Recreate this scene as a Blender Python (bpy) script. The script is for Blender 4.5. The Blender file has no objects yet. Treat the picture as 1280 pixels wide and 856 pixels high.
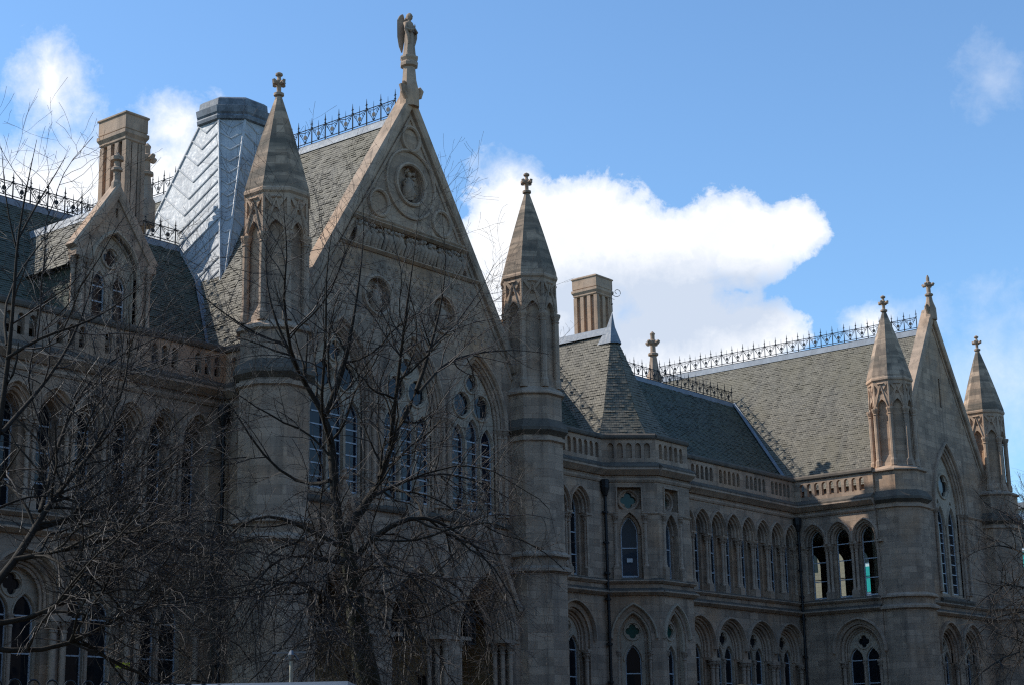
import bpy, math, random
import numpy as np
from mathutils import Vector, Matrix
from mathutils.geometry import delaunay_2d_cdt

SC = bpy.context.scene
COL = SC.collection
rad = math.radians

# ------------------------------------------------------------------ camera
FPX = 2093.1                       # focal length in pixels of a 1280 px wide frame
R_RIGHT = Vector((0.62859077, -0.77748872, -0.01961974))
R_UP = Vector((-0.17651354, -0.16718679, 0.96999564))
R_FWD = Vector((0.75744083, 0.60626716, 0.24232936))
cam_d = bpy.data.cameras.new("camera")
cam = bpy.data.objects.new("camera", cam_d)
COL.objects.link(cam)
m = Matrix.Identity(4)
for i in range(3):
    m[i][0], m[i][1], m[i][2] = R_RIGHT[i], R_UP[i], -R_FWD[i]
cam.matrix_world = m
cam_d.sensor_width = 36.0
cam_d.lens = FPX / 1280 * 36.0
cam_d.clip_start = 0.1
cam_d.clip_end = 5000
SC.camera = cam
SC.render.resolution_x, SC.render.resolution_y = 1024, 684

# ------------------------------------------------------------------ light
BETA, ELEV = rad(62), rad(40.3)      # sun: from behind the facade, to the left
SUN = Vector((-math.cos(BETA) * math.cos(ELEV), math.sin(BETA) * math.cos(ELEV), math.sin(ELEV)))
sl = bpy.data.lights.new("sun", "SUN")
sl.energy = 4.4
sl.angle = rad(0.53)
sl.color = (1.0, 0.96, 0.89)
so = bpy.data.objects.new("sun", sl)
so.rotation_euler = SUN.to_track_quat('Z', 'Y').to_euler()
COL.objects.link(so)
so.location = (0, 60, 80)

VS = SC.view_settings
VS.view_transform = 'Standard'
VS.look = 'None'
VS.gamma = 1
VS.use_curve_mapping = False
VS.exposure = 0.28
SC.cycles.use_denoising = False
SC.cycles.filter_width = 1.2


class NT:
    """small node-tree helper"""
    def __init__(s, tree):
        s.t = tree
        tree.nodes.clear()

    def n(s, kind, **kw):
        nd = s.t.nodes.new(kind)
        for k, v in kw.items():
            if k.startswith('i_'):
                nd.inputs[int(k[2:]) if k[2:].isdigit() else k[2:].replace('_', ' ')].default_value = v
            else:
                setattr(nd, k, v)
        return nd

    def l(s, a, b):
        s.t.links.new(a, b)

    def math(s, op, a, b=None, c=None, clamp=False):
        nd = s.t.nodes.new('ShaderNodeMath')
        nd.operation = op
        nd.use_clamp = clamp
        for i, x in enumerate((a, b, c)):
            if x is None:
                continue
            if isinstance(x, (int, float)):
                nd.inputs[i].default_value = x
            else:
                s.l(x, nd.inputs[i])
        return nd.outputs[0]

    def mix(s, fac, a, b, blend='MIX'):
        nd = s.t.nodes.new('ShaderNodeMix')
        nd.data_type = 'RGBA'
        nd.blend_type = blend
        for sock, x in ((nd.inputs[0], fac), (nd.inputs[6], a), (nd.inputs[7], b)):
            if isinstance(x, (int, float)):
                sock.default_value = x
            elif isinstance(x, tuple):
                sock.default_value = x if len(x) == 4 else (*x, 1)
            else:
                s.l(x, sock)
        return nd.outputs[2]

    def ramp(s, fac, stops):
        nd = s.t.nodes.new('ShaderNodeValToRGB')
        e = nd.color_ramp.elements
        while len(e) < len(stops):
            e.new(0.5)
        for el, (p, c) in zip(e, stops):
            el.position = p
            el.color = (c, c, c, 1) if isinstance(c, (int, float)) else (*c, 1)
        s.l(fac, nd.inputs[0])
        return nd.outputs[0]


W = bpy.data.worlds.new("World")
SC.world = W
W.use_nodes = True
w = NT(W.node_tree)
sky = w.n('ShaderNodeTexSky')
sky.sky_type = 'NISHITA'
sky.sun_disc = False
sky.sun_elevation = ELEV
sky.sun_rotation = math.atan2(SUN.x, SUN.y)
sky.altitude = 100
sky.air_density = 1.0
sky.dust_density = 0.3
sky.ozone_density = 2.5
tc = w.n('ShaderNodeTexCoord')
DIR = tc.outputs['Generated']


def wdot(vec):
    nd = w.n('ShaderNodeVectorMath', operation='DOT_PRODUCT')
    w.l(DIR, nd.inputs[0])
    nd.inputs[1].default_value = vec
    return nd.outputs['Value']


# clouds live on a plane tangent to the sky in a fixed compass direction
den = w.math('MAXIMUM', wdot(R_FWD), 0.05)
cs = w.math('DIVIDE', wdot(R_RIGHT), den)
ct = w.math('DIVIDE', wdot(R_UP), den)
cv = w.n('ShaderNodeCombineXYZ')
w.l(cs, cv.inputs[0])
w.l(ct, cv.inputs[1])


def sky_noise(scale, detail, rough, off=(0, 0, 0), dist=0.0):
    mp = w.n('ShaderNodeVectorMath', operation='ADD')
    w.l(cv.outputs[0], mp.inputs[0])
    mp.inputs[1].default_value = off
    nd = w.n('ShaderNodeTexNoise')
    nd.inputs['Scale'].default_value = scale
    nd.inputs['Detail'].default_value = detail
    nd.inputs['Roughness'].default_value = rough
    nd.inputs['Distortion'].default_value = dist
    w.l(mp.outputs[0], nd.inputs['Vector'])
    return nd.outputs['Fac']


def blobs(lst):
    out = None
    for (px, py, rx, ry, amp) in lst:
        a = w.n('ShaderNodeVectorMath', operation='SUBTRACT')
        w.l(cv.outputs[0], a.inputs[0])
        a.inputs[1].default_value = ((px - 640) / FPX, (428 - py) / FPX, 0)
        b = w.n('ShaderNodeVectorMath', operation='MULTIPLY')
        w.l(a.outputs[0], b.inputs[0])
        b.inputs[1].default_value = (FPX / rx, FPX / ry, 0)
        c = w.n('ShaderNodeVectorMath', operation='LENGTH')
        w.l(b.outputs[0], c.inputs[0])
        d = w.math('MULTIPLY', w.math('SUBTRACT', 1.0, c.outputs['Value']), amp)
        out = d if out is None else w.math('SMOOTH_MAX', out, d, 0.12)
    return out


n_big = sky_noise(22, 11, 0.62, (3.1, 0.7, 0), 0.25)
n_fine = sky_noise(75, 8, 0.68, (7.3, 2.2, 0), 0.3)
n_lit = sky_noise(22, 11, 0.62, (3.1 - 0.007, 0.7 + 0.007, 0), 0.25)      # the same billows a step nearer the sun
puff = w.math('ADD', w.math('MULTIPLY', w.math('SUBTRACT', n_big, 0.5), 1.7),
              w.math('MULTIPLY', w.math('SUBTRACT', n_fine, 0.5), 0.9))
cum = blobs([(650, 298, 92, 88, 1), (740, 298, 112, 92, 1), (830, 335, 96, 84, 1), (918, 302, 84, 66, 1),
             (990, 286, 48, 42, .9), (850, 440, 170, 95, 1), (940, 418, 84, 46, 1), (680, 420, 160, 140, 1)])
cum_m = w.ramp(w.math('ADD', cum, w.math('MULTIPLY', puff, 0.58)), [(0.0, 0), (0.12, .62), (0.36, 1)])
soft = blobs([(62, 108, 66, 66, .68), (30, 240, 130, 80, .85), (120, 235, 115, 75, .85), (225, 165, 70, 52, .5),
              (215, 235, 110, 80, .9), (1085, 405, 50, 30, .5),
              (640, 235, 60, 60, .5), (320, 215, 90, 70, .5)])
soft_m = w.ramp(w.math('ADD', soft, w.math('MULTIPLY', puff, 0.55)), [(0.0, 0), (0.55, 0.95)])
wisp = blobs([(1238, 92, 60, 75, .55), (1250, 470, 120, 130, 1), (1150, 400, 80, 40, .8)])
wisp_m = w.ramp(w.math('ADD', wisp, w.math('MULTIPLY', puff, 0.8)), [(0.1, 0), (1.0, 0.38)])
mask = w.math('MAXIMUM', w.math('MAXIMUM', cum_m, soft_m), wisp_m)
grey = blobs([(795, 395, 205, 85, 1), (905, 378, 120, 72, 1), (720, 375, 115, 58, .85)])
grey_f = w.ramp(w.math('ADD', grey, w.math('MULTIPLY', puff, 0.5)), [(-0.2, 0), (0.55, 0.9)])
billow = w.ramp(w.math('ADD', w.math('MULTIPLY', w.math('SUBTRACT', n_lit, n_big), 3.2), 0.5), [(0.28, 0.0), (0.75, 0.75)])
ccol = w.mix(w.math('MAXIMUM', grey_f, w.math('MULTIPLY', billow, w.math('ADD', 0.30, grey_f))), (1.03, 1.04, 1.06), (0.56, 0.65, 0.80))
# overall sky: Nishita, tinted to the crisp early-spring blue
skc = w.mix(1.0, sky.outputs[0], (0.85, 1.05, 1.16), 'MULTIPLY')
lp_scale = w.n('ShaderNodeVectorMath', operation='SCALE')
w.l(ccol, lp_scale.inputs[0])
lp_scale.inputs['Scale'].default_value = 5.9
fin = w.mix(mask, skc, lp_scale.outputs[0])
bg = w.n('ShaderNodeBackground')
bg.inputs['Strength'].default_value = 0.15
w.l(fin, bg.inputs['Color'])
wo = w.n('ShaderNodeOutputWorld')
w.l(bg.outputs[0], wo.inputs[0])

GZ = -1.7                         # ground level; the lens is 1.7 m above it


def ray(px, py):
    return R_RIGHT * ((px - 640) / FPX) + R_UP * ((428 - py) / FPX) + R_FWD


def at(px, py, Y):
    """point on the line of sight of a photo position, on the upright plane y = Y"""
    d = ray(px, py)
    return d * (Y / d.y)


# ------------------------------------------------------------------ materials
def pmat(name, rough=0.8, spec=0.3, metallic=0.0):
    mt = bpy.data.materials.new(name)
    mt.use_nodes = True
    t = NT(mt.node_tree)
    b = t.n('ShaderNodeBsdfPrincipled')
    b.inputs['Roughness'].default_value = rough
    b.inputs['Specular IOR Level'].default_value = spec
    b.inputs['Metallic'].default_value = metallic
    o = t.n('ShaderNodeOutputMaterial')
    t.l(b.outputs[0], o.inputs[0])
    return mt, t, b


def noise(t, vec, scale, detail=5, rough=0.6, dist=0.0):
    nd = t.n('ShaderNodeTexNoise')
    nd.inputs['Scale'].default_value = scale
    nd.inputs['Detail'].default_value = detail
    nd.inputs['Roughness'].default_value = rough
    nd.inputs['Distortion'].default_value = dist
    t.l(vec, nd.inputs['Vector'])
    return nd.outputs['Fac']


def scaled(t, vec, s):
    nd = t.n('ShaderNodeVectorMath', operation='MULTIPLY')
    t.l(vec, nd.inputs[0])
    nd.inputs[1].default_value = s
    return nd.outputs[0]


def bump(t, b, h, strength=0.4, dist=0.02):
    nd = t.n('ShaderNodeBump')
    nd.inputs['Strength'].default_value = strength
    nd.inputs['Distance'].default_value = dist
    t.l(h, nd.inputs['Height'])
    t.l(nd.outputs[0], b.inputs['Normal'])


def stone(name, c1, c2, blocks=True, grime=0.5, warm=0.5, soot=(0.055, 0.05, 0.045), band=0.0):
    mt, t, b = pmat(name, 0.88, 0.2)
    tc = t.n('ShaderNodeTexCoord')
    uv, ob = tc.outputs['UV'], tc.outputs['Object']
    big = noise(t, ob, 0.35, 4, 0.6)
    mid = noise(t, ob, 2.2, 6, 0.65)
    fine = noise(t, ob, 24, 4, 0.7)
    streak = noise(t, scaled(t, ob, (2.2, 2.2, 0.22)), 1.0, 5, 0.6)
    if blocks:
        br = t.n('ShaderNodeTexBrick')
        t.l(uv, br.inputs['Vector'])
        br.inputs['Color1'].default_value = (*c1, 1)
        br.inputs['Color2'].default_value = (*c2, 1)
        br.inputs['Mortar'].default_value = (c1[0] * .62, c1[1] * .62, c1[2] * .62, 1)
        br.inputs['Scale'].default_value = 1
        br.inputs['Mortar Size'].default_value = 0.007
        br.inputs['Mortar Smooth'].default_value = 0.3
        br.inputs['Bias'].default_value = 0.0
        br.inputs['Brick Width'].default_value = 0.72
        br.inputs['Row Height'].default_value = 0.29
        base, hb = br.outputs['Color'], br.outputs['Fac']
    else:
        base = t.mix(mid, c1, c2)
        hb = None
    base = t.mix(t.math('MULTIPLY', t.ramp(big, [(.48, 0), (.72, 1)]), warm),
                 base, (c1[0] * 1.12, c1[1] * .86, c1[2] * .62))
    base = t.mix(t.math('MULTIPLY', t.ramp(streak, [(.50, 0), (.78, 1)]), grime), base, soot)
    base = t.mix(t.math('MULTIPLY', t.ramp(mid, [(.55, 0), (.85, 1)]), grime * .8), base, soot)
    base = t.mix(t.math('MULTIPLY', t.ramp(fine, [(.3, 1), (.7, 0)]), 0.28), base, soot)
    # damp, lichened courses
    crs = noise(t, scaled(t, ob, (.25, .25, 1.9)), 1.0, 3, 0.6)
    base = t.mix(t.math('MULTIPLY', t.ramp(crs, [(.46, 0), (.62, 1)]), max(band, .22)), base, (soot[0] * 1.5, soot[1] * 1.5, soot[2] * 1.35))
    lich = noise(t, ob, 7.5, 6, 0.75)
    base = t.mix(t.math('MULTIPLY', t.ramp(lich, [(.56, 0), (.70, 1)]), .30), base, (soot[0] * 1.2, soot[1] * 1.2, soot[2] * 1.1))
    t.l(base, b.inputs['Base Color'])
    h = t.math('ADD', t.math('MULTIPLY', mid, 0.6), t.math('MULTIPLY', fine, 0.4))
    if hb is not None:
        h = t.math('SUBTRACT', h, t.math('MULTIPLY', hb, 0.9))
    bump(t, b, h, 0.55, 0.02)
    return mt


MAT = {}
MAT['stone'] = stone('ashlar_stone', (0.535, 0.378, 0.262), (0.33, 0.234, 0.166), True, 0.72, 0.7)
MAT['trim'] = stone('moulded_stone', (0.57, 0.41, 0.29), (0.37, 0.267, 0.192), False, 0.7, 0.5)
MAT['carved'] = stone('carved_stone', (0.48, 0.348, 0.25), (0.30, 0.219, 0.16), False, 0.6, 0.3)
MAT['pale'] = stone('tracery_stone', (0.56, 0.44, 0.32), (0.45, 0.35, 0.25), False, 0.35, 0.3)
MAT['sooty'] = stone('sooty_stone', (0.21, 0.168, 0.126), (0.085, 0.069, 0.054), False, 0.85, 0.1)
MAT['spire'] = stone('spire_stone', (0.49, 0.36, 0.255), (0.22, 0.167, 0.124), True, 0.8, 0.25, band=.75)
MAT['ochre'] = stone('ochre_stone', (0.58, 0.37, 0.17), (0.52, 0.33, 0.155), True, 0.2, 0.3)


def slate(name, c1, c2, moss):
    mt, t, b = pmat(name, 0.7, 0.35)
    tc = t.n('ShaderNodeTexCoord')
    uv, ob = tc.outputs['UV'], tc.outputs['Object']
    br = t.n('ShaderNodeTexBrick')
    t.l(uv, br.inputs['Vector'])
    br.inputs['Color1'].default_value = (*c1, 1)
    br.inputs['Color2'].default_value = (*c2, 1)
    br.inputs['Mortar'].default_value = (c2[0] * .35, c2[1] * .35, c2[2] * .35, 1)
    br.inputs['Scale'].default_value = 1
    br.inputs['Mortar Size'].default_value = 0.011
    br.inputs['Mortar Smooth'].default_value = 0.2
    br.inputs['Bias'].default_value = -0.1
    br.inputs['Brick Width'].default_value = 0.20
    br.inputs['Row Height'].default_value = 0.135
    big = noise(t, ob, 0.45, 5, 0.65)
    mid = noise(t, ob, 3.2, 6, 0.7)
    fine = noise(t, ob, 30, 3, 0.6)
    streak = noise(t, scaled(t, uv, (2.0, 0.25, 1)), 1.0, 5, 0.6)
    col = t.mix(t.math('MULTIPLY', t.ramp(big, [(.42, 0), (.68, 1)]), .7), br.outputs['Color'], moss)
    col = t.mix(t.math('MULTIPLY', t.ramp(streak, [(.5, 0), (.75, 1)]), .55), col, (0.05, 0.047, 0.04))
    col = t.mix(t.math('MULTIPLY', t.ramp(mid, [(.5, 0), (.8, 1)]), .22), col, (0.20, 0.19, 0.155))
    t.l(col, b.inputs['Base Color'])
    h = t.math('SUBTRACT', t.math('MULTIPLY', fine, 0.35), br.outputs['Fac'])
    bump(t, b, h, 0.5, 0.012)
    return mt


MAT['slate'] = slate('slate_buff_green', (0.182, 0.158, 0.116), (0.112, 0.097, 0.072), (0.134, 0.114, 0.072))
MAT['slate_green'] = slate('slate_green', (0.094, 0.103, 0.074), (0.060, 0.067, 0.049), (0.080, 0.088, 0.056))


def lead(name, c, dark):
    mt, t, b = pmat(name, 0.6, 0.3, 0.0)
    tc = t.n('ShaderNodeTexCoord')
    ob = tc.outputs['Object']
    a = noise(t, scaled(t, ob, (1.5, 1.5, 0.5)), 1.6, 6, 0.65)
    f = noise(t, ob, 9, 5, 0.6)
    col = t.mix(t.ramp(a, [(.38, 0), (.66, 1)]), c, dark)
    col = t.mix(t.math('MULTIPLY', t.ramp(f, [(.5, 0), (.75, 1)]), .35), col, (.40, .44, .48))
    t.l(col, b.inputs['Base Color'])
    t.l(t.ramp(f, [(.3, .5), (.7, .75)]), b.inputs['Roughness'])
    bump(t, b, f, 0.15, 0.02)
    return mt


MAT['lead'] = lead('lead_sheet', (0.42, 0.42, 0.415), (0.27, 0.272, 0.275))
MAT['lead_ridge'] = lead('lead_ridge', (0.20, 0.22, 0.245), (0.14, 0.155, 0.175))
MAT['lead_dark'] = lead('lead_dull', (0.15, 0.17, 0.195), (0.07, 0.08, 0.095))


def plain(name, c, rough=0.7, spec=0.3, metallic=0.0, vary=0.25, scale=6.0, bmp=0.15):
    mt, t, b = pmat(name, rough, spec, metallic)
    tc = t.n('ShaderNodeTexCoord')
    f = noise(t, tc.outputs['Object'], scale, 6, 0.65)
    k = 1 - vary
    col = t.mix(t.ramp(f, [(.3, 0), (.7, 1)]), c, (c[0] * k, c[1] * k, c[2] * k))
    t.l(col, b.inputs['Base Color'])
    if bmp:
        bump(t, b, f, bmp, 0.02)
    return mt


MAT['iron'] = plain('wrought_iron', (0.022, 0.026, 0.03), 0.55, 0.4, 0.3)
MAT['pipe'] = plain('black_cast_iron', (0.014, 0.013, 0.013), 0.5, 0.4)
MAT['white'] = plain('white_painted_wood', (0.50, 0.53, 0.56), 0.5, 0.4, 0, 0.22, 12)
MAT['paper'] = plain('notice_paper', (0.7, 0.7, 0.68), 0.8)
MAT['bark'] = plain('bark', (0.042, 0.034, 0.025), 0.9, 0.2, 0, 0.55, 7, 0.8)
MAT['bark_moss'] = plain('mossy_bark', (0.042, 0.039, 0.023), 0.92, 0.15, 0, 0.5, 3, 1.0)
MAT['twig'] = plain('twig_bark', (0.052, 0.040, 0.031), 0.65, 0.3, 0, 0.5, 3, 0.0)
MAT['asphalt'] = plain('asphalt', (0.052, 0.052, 0.054), 0.9, 0.3, 0, 0.3, 3, 0.4)
MAT['paving'] = plain('stone_paving', (0.062, 0.06, 0.056), 0.9, 0.3, 0, 0.3, 2, 0.3)
MAT['kerb'] = plain('kerb_stone', (0.25, 0.24, 0.22), 0.85, 0.3, 0, 0.3, 4, 0.3)
MAT['paint_line'] = plain('road_paint', (0.7, 0.62, 0.12), 0.7, 0.3, 0, 0.2, 5)
MAT['soil'] = plain('grass_bank', (0.035, 0.045, 0.02), 0.95, 0.1, 0, 0.6, 2, 0.8)
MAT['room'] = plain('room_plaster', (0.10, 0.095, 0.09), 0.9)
MAT['oak'] = plain('dark_oak', (0.045, 0.028, 0.018), 0.6)
MAT['teal'] = plain('teal_panel', (0.02, 0.42, 0.38), 0.35, 0.4, 0, 0.08, 1, 0.0)
MAT['white_panel'] = plain('white_panel', (0.72, 0.74, 0.76), 0.5, 0.3, 0, 0.06, 1, 0.0)
MAT['tan_brick'] = stone('tan_brick', (0.46, 0.36, 0.26), (0.40, 0.31, 0.22), True, 0.1, 0.2)
MAT['dark_brick'] = stone('dark_brick', (0.095, 0.075, 0.062), (0.075, 0.06, 0.05), True, 0.3, 0.1)
MAT['roof_grey'] = plain('roof_membrane', (0.24, 0.25, 0.26), 0.8)
MAT['yellow'] = plain('yellow_sign', (0.72, 0.66, 0.04), 0.5, 0.3, 0, 0.05, 4, 0)
MAT['van_white'] = plain('white_vehicle_paint', (0.50, 0.51, 0.52), 0.25, 0.5, 0, 0.03, 2, 0)
MAT['rubber'] = plain('tyre_rubber', (0.02, 0.02, 0.02), 0.9)
MAT['cream_paint'] = plain('cream_paint', (0.34, 0.30, 0.22), 0.5, 0.4, 0, 0.15, 8)
MAT['alu'] = plain('galvanised_steel', (0.20, 0.21, 0.22), 0.35, 0.5, 0.8, 0.2, 10, 0)


def glass_mat(name, tint, see=0.0, rough=0.03):
    mt, t, b = pmat(name, rough, 0.5)
    tc = t.n('ShaderNodeTexCoord')
    f = noise(t, tc.outputs['Object'], 1.3, 2, 0.5)
    b.inputs['Base Color'].default_value = (*tint, 1)
    b.inputs['IOR'].default_value = 1.45
    b.inputs['Specular IOR Level'].default_value = 0.28
    bump(t, b, f, 0.06, 0.05)
    if see:
        tr = t.n('ShaderNodeBsdfTransparent')
        tr.inputs[0].default_value = (0.86, 0.92, 0.9, 1)
        gl = t.n('ShaderNodeBsdfGlossy')
        gl.inputs['Roughness'].default_value = 0.02
        lw = t.n('ShaderNodeFresnel')
        lw.inputs[0].default_value = 1.45
        mx = t.n('ShaderNodeMixShader')
        t.l(lw.outputs[0], mx.inputs[0])
        t.l(tr.outputs[0], mx.inputs[1])
        t.l(gl.outputs[0], mx.inputs[2])
        o = [n for n in t.t.nodes if n.type == 'OUTPUT_MATERIAL'][0]
        t.l(mx.outputs[0], o.inputs[0])
    return mt


MAT['glass'] = glass_mat('dark_glass', (0.012, 0.014, 0.017))
MAT['glass_sky_tint'] = glass_mat('leaded_sky_tint_glass', (0.008, 0.011, 0.02), 0, 0.05)  # blue of the reflected sky put into the pane colour
MAT['glass_blind'] = glass_mat('blind_glass', (0.045, 0.058, 0.072))
MAT['glass_green'] = glass_mat('green_stained_glass', (0.01, 0.07, 0.055))
MAT['glass_clear'] = glass_mat('clear_glass', (0.02, 0.02, 0.02), 1)


# ------------------------------------------------------------------ geometry helpers
class Fr:
    """upright frame: u along the wall, v up, d into the wall"""
    def __init__(s, o, u, n):
        s.o, s.u, s.n = Vector(o), Vector(u).normalized(), Vector(n).normalized()

    def p(s, u, v, d):
        q = s.o + s.u * u + s.n * d
        return (q.x, q.y, q.z + v)


def FA(Y):
    return Fr((0, Y, 0), (1, 0, 0), (0, 1, 0))


def FS(X):
    return Fr((X, 0, 0), (0, -1, 0), (1, 0, 0))


FC = Fr((55.8, 40, 0), (1, -1, 0), (1, 1, 0))


class M:
    def __init__(s):
        s.v, s.f, s.uv = [], [], []

    def face(s, pts, uv=None):
        k = len(s.v)
        s.v.extend(pts)
        s.f.append(tuple(range(k, k + len(pts))))
        s.uv.append(uv)

    def grid(s, rows, closed=False, caps=True):
        """rows of equal length -> quads; closed joins the last point of each row to the first"""
        k = len(s.v)
        n = len(rows[0])
        for r in rows:
            s.v.extend([tuple(p) for p in r])
        for i in range(len(rows) - 1):
            for j in range(n if closed else n - 1):
                a, b = k + i * n + j, k + i * n + (j + 1) % n
                s.f.append((a, b, b + n, a + n))
                s.uv.append(None)
        if closed and caps:
            s.f.append(tuple(range(k + n - 1, k - 1, -1)))
            s.uv.append(None)
            e = k + (len(rows) - 1) * n
            s.f.append(tuple(range(e, e + n)))
            s.uv.append(None)

    def box(s, F, u0, u1, v0, v1, d0, d1):
        P = [F.p(u, v, d) for d in (d0, d1) for v in (v0, v1) for u in (u0, u1)]
        k = len(s.v)
        s.v.extend(P)
        for q in ((0, 1, 3, 2), (5, 4, 6, 7), (4, 0, 2, 6), (1, 5, 7, 3), (2, 3, 7, 6), (4, 5, 1, 0)):
            s.f.append(tuple(k + i for i in q))
            s.uv.append(None)

    def mould(s, F, u0, u1, prof):
        """prof [(out, v)] swept along u"""
        s.grid([[F.p(u0, v, -o) for o, v in prof], [F.p(u1, v, -o) for o, v in prof]], True)

    def ring(s, F, c, v0, vs, a, h, prof, n=8, half=None):
        """closed profile [(offset, d)] swept round a pointed arch and down its jambs"""
        cols = []
        for off, d in prof:
            pts = arch(c, vs, a, h, off, n)
            if v0 is not None:
                pts = [(pts[0][0], v0)] + pts + [(pts[-1][0], v0)]
            if half:
                pts = [(min(max(x, c - half), c + half), y) for x, y in pts]
            cols.append([F.p(x, y, d) for x, y in pts])
        rows = [list(r) for r in zip(*cols)]
        s.grid(rows, True)

    def circ_ring(s, F, c, v, r, prof, n=28):
        rows = []
        for i in range(n + 1):
            t = 2 * math.pi * i / n
            rows.append([F.p(c + (r + o) * math.cos(t), v + (r + o) * math.sin(t), d) for o, d in prof])
        s.grid(rows, True, False)

    def disc(s, F, c, v, r, d, n=28):
        s.face([F.p(c + r * math.cos(2 * math.pi * i / n), v + r * math.sin(2 * math.pi * i / n), d) for i in range(n)][::1])

    def lathe(s, c, prof, n=12, ph=0.0):
        rows = []
        for r, z in prof:
            rows.append([(c[0] + r * math.cos(ph + 2 * math.pi * i / n), c[1] + r * math.sin(ph + 2 * math.pi * i / n), c[2] + z) for i in range(n)])
        s.grid(rows, True)

    def tube(s, pts, radii, n=6):
        pts = [Vector(p) for p in pts]
        rows = []
        for i, p in enumerate(pts):
            d = (pts[min(i + 1, len(pts) - 1)] - pts[max(i - 1, 0)])
            if d.length < 1e-9:
                d = Vector((0, 0, 1))
            d.normalize()
            a = d.cross(Vector((0, 0, 1)) if abs(d.z) < 0.9 else Vector((1, 0, 0))).normalized()
            b = d.cross(a)
            r = radii[i] if isinstance(radii, (list, tuple)) else radii
            rows.append([p + (a * math.cos(2 * math.pi * k / n) + b * math.sin(2 * math.pi * k / n)) * r for k in range(n)])
        s.grid(rows, True)

    def bar(s, a, b, r):
        s.tube([a, b], r, 4)

    def plate(s, F, outer, holes, d0, d1=None, back=True, sides=True):
        loops = [outer] + list(holes)
        co, ed = [], []
        for lp in loops:
            k = len(co)
            co.extend([Vector(p) for p in lp])
            ed.extend([(k + i, k + (i + 1) % len(lp)) for i in range(len(lp))])
        vs, _, fs, *_ = delaunay_2d_cdt(co, ed, [], 0, 1e-5)
        V = np.array([(p.x, p.y) for p in vs])
        T = np.array([tuple(f) for f in fs])
        cen = V[T].mean(1)
        cnt = np.zeros(len(T), int)
        for lp in loops:
            L = np.array(lp, float)
            A, B = L, np.roll(L, -1, 0)
            for (x1, y1), (x2, y2) in zip(A, B):
                if y1 == y2:
                    continue
                cond = ((y1 > cen[:, 1]) != (y2 > cen[:, 1]))
                xi = (x2 - x1) * (cen[:, 1] - y1) / (y2 - y1) + x1
                cnt += (cond & (cen[:, 0] < xi))
        T = T[cnt % 2 == 1]
        k = len(s.v)
        s.v.extend([F.p(x, y, d0) for x, y in V])
        for t in T:
            s.f.append(tuple(int(k + i) for i in t))
            s.uv.append(None)
        if d1 is not None:
            if back:
                k = len(s.v)
                s.v.extend([F.p(x, y, d1) for x, y in V])
                for t in T:
                    s.f.append(tuple(int(k + i) for i in t[::-1]))
                    s.uv.append(None)
            if sides:
                for lp in loops:
                    for i in range(len(lp)):
                        (x1, y1), (x2, y2) = lp[i], lp[(i + 1) % len(lp)]
                        s.face([F.p(x1, y1, d0), F.p(x1, y1, d1), F.p(x2, y2, d1), F.p(x2, y2, d0)])

    def build(s, name, mat, parent=None, smooth=None, uv=True):
        o0 = ORIGIN.get(parent.name, Vector((0, 0, 0))) if parent else Vector((0, 0, 0))
        me = bpy.data.meshes.new(name)
        V = np.array(s.v, float) - np.array(o0)
        me.from_pydata(V.tolist(), [], s.f)
        if uv:
            layer = me.uv_layers.new(name='UVMap')
            data = np.zeros((len(me.loops), 2))
            k = 0
            Vw = V + np.array(o0)
            for f, u in zip(s.f, s.uv):
                n = len(f)
                if u is not None:
                    data[k:k + n] = u
                else:
                    P = Vw[list(f)]
                    nr = np.zeros(3)
                    for i in range(n):
                        nr += np.cross(P[i], P[(i + 1) % n])
                    ln = np.linalg.norm(nr)
                    nr = nr / ln if ln > 1e-12 else np.array((0, 0, 1.))
                    if abs(nr[2]) < 0.95:
                        ud = np.array((-nr[1], nr[0], 0.))
                        ud /= np.linalg.norm(ud)
                        vd = np.cross(nr, ud)
                        data[k:k + n, 0] = P @ ud
                        data[k:k + n, 1] = P @ vd
                    else:
                        data[k:k + n] = P[:, :2]
                k += n
            layer.data.foreach_set('uv', data.ravel())
        me.materials.append(MAT[mat])
        if smooth is not None:
            me.polygons.foreach_set('use_smooth', [True] * len(me.polygons))
            me.set_sharp_from_angle(angle=rad(smooth))
        me.update()
        o = bpy.data.objects.new(name, me)
        COL.objects.link(o)
        if parent:
            o.parent = parent
            ORIGIN[o.name] = o0
        return o


ORIGIN = {}


def thing(name, label, cat, loc, group=None):
    o = bpy.data.objects.new(name, None)
    o.empty_display_size = 0.3
    COL.objects.link(o)
    o.location = loc
    o['label'], o['category'] = label, cat
    if group:
        o['group'] = group
    ORIGIN[o.name] = Vector(loc)
    return o


def tag(o, label, cat, group=None):
    o['label'], o['category'] = label, cat
    if group:
        o['group'] = group
    return o


def arch(c, vs, a, h, off=0.0, n=8):
    R = (a * a + h * h) / (2 * a)
    rr = R + off
    te = math.acos(max(-1, min(1, (R - a) / rr)))
    L = [(c + (R - a) - rr * math.cos(te * i / n), vs + rr * math.sin(te * i / n)) for i in range(n + 1)]
    return L + [(2 * c - x, y) for x, y in L[-2::-1]]


def arch_poly(c, sill, vs, a, h, off=0.0, n=8):
    return [(c - a - off, sill)] + arch(c, vs, a, h, off, n) + [(c + a + off, sill)]


def circle(c, v, r, n=24):
    return [(c + r * math.cos(2 * math.pi * i / n), v + r * math.sin(2 * math.pi * i / n)) for i in range(n)]


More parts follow.
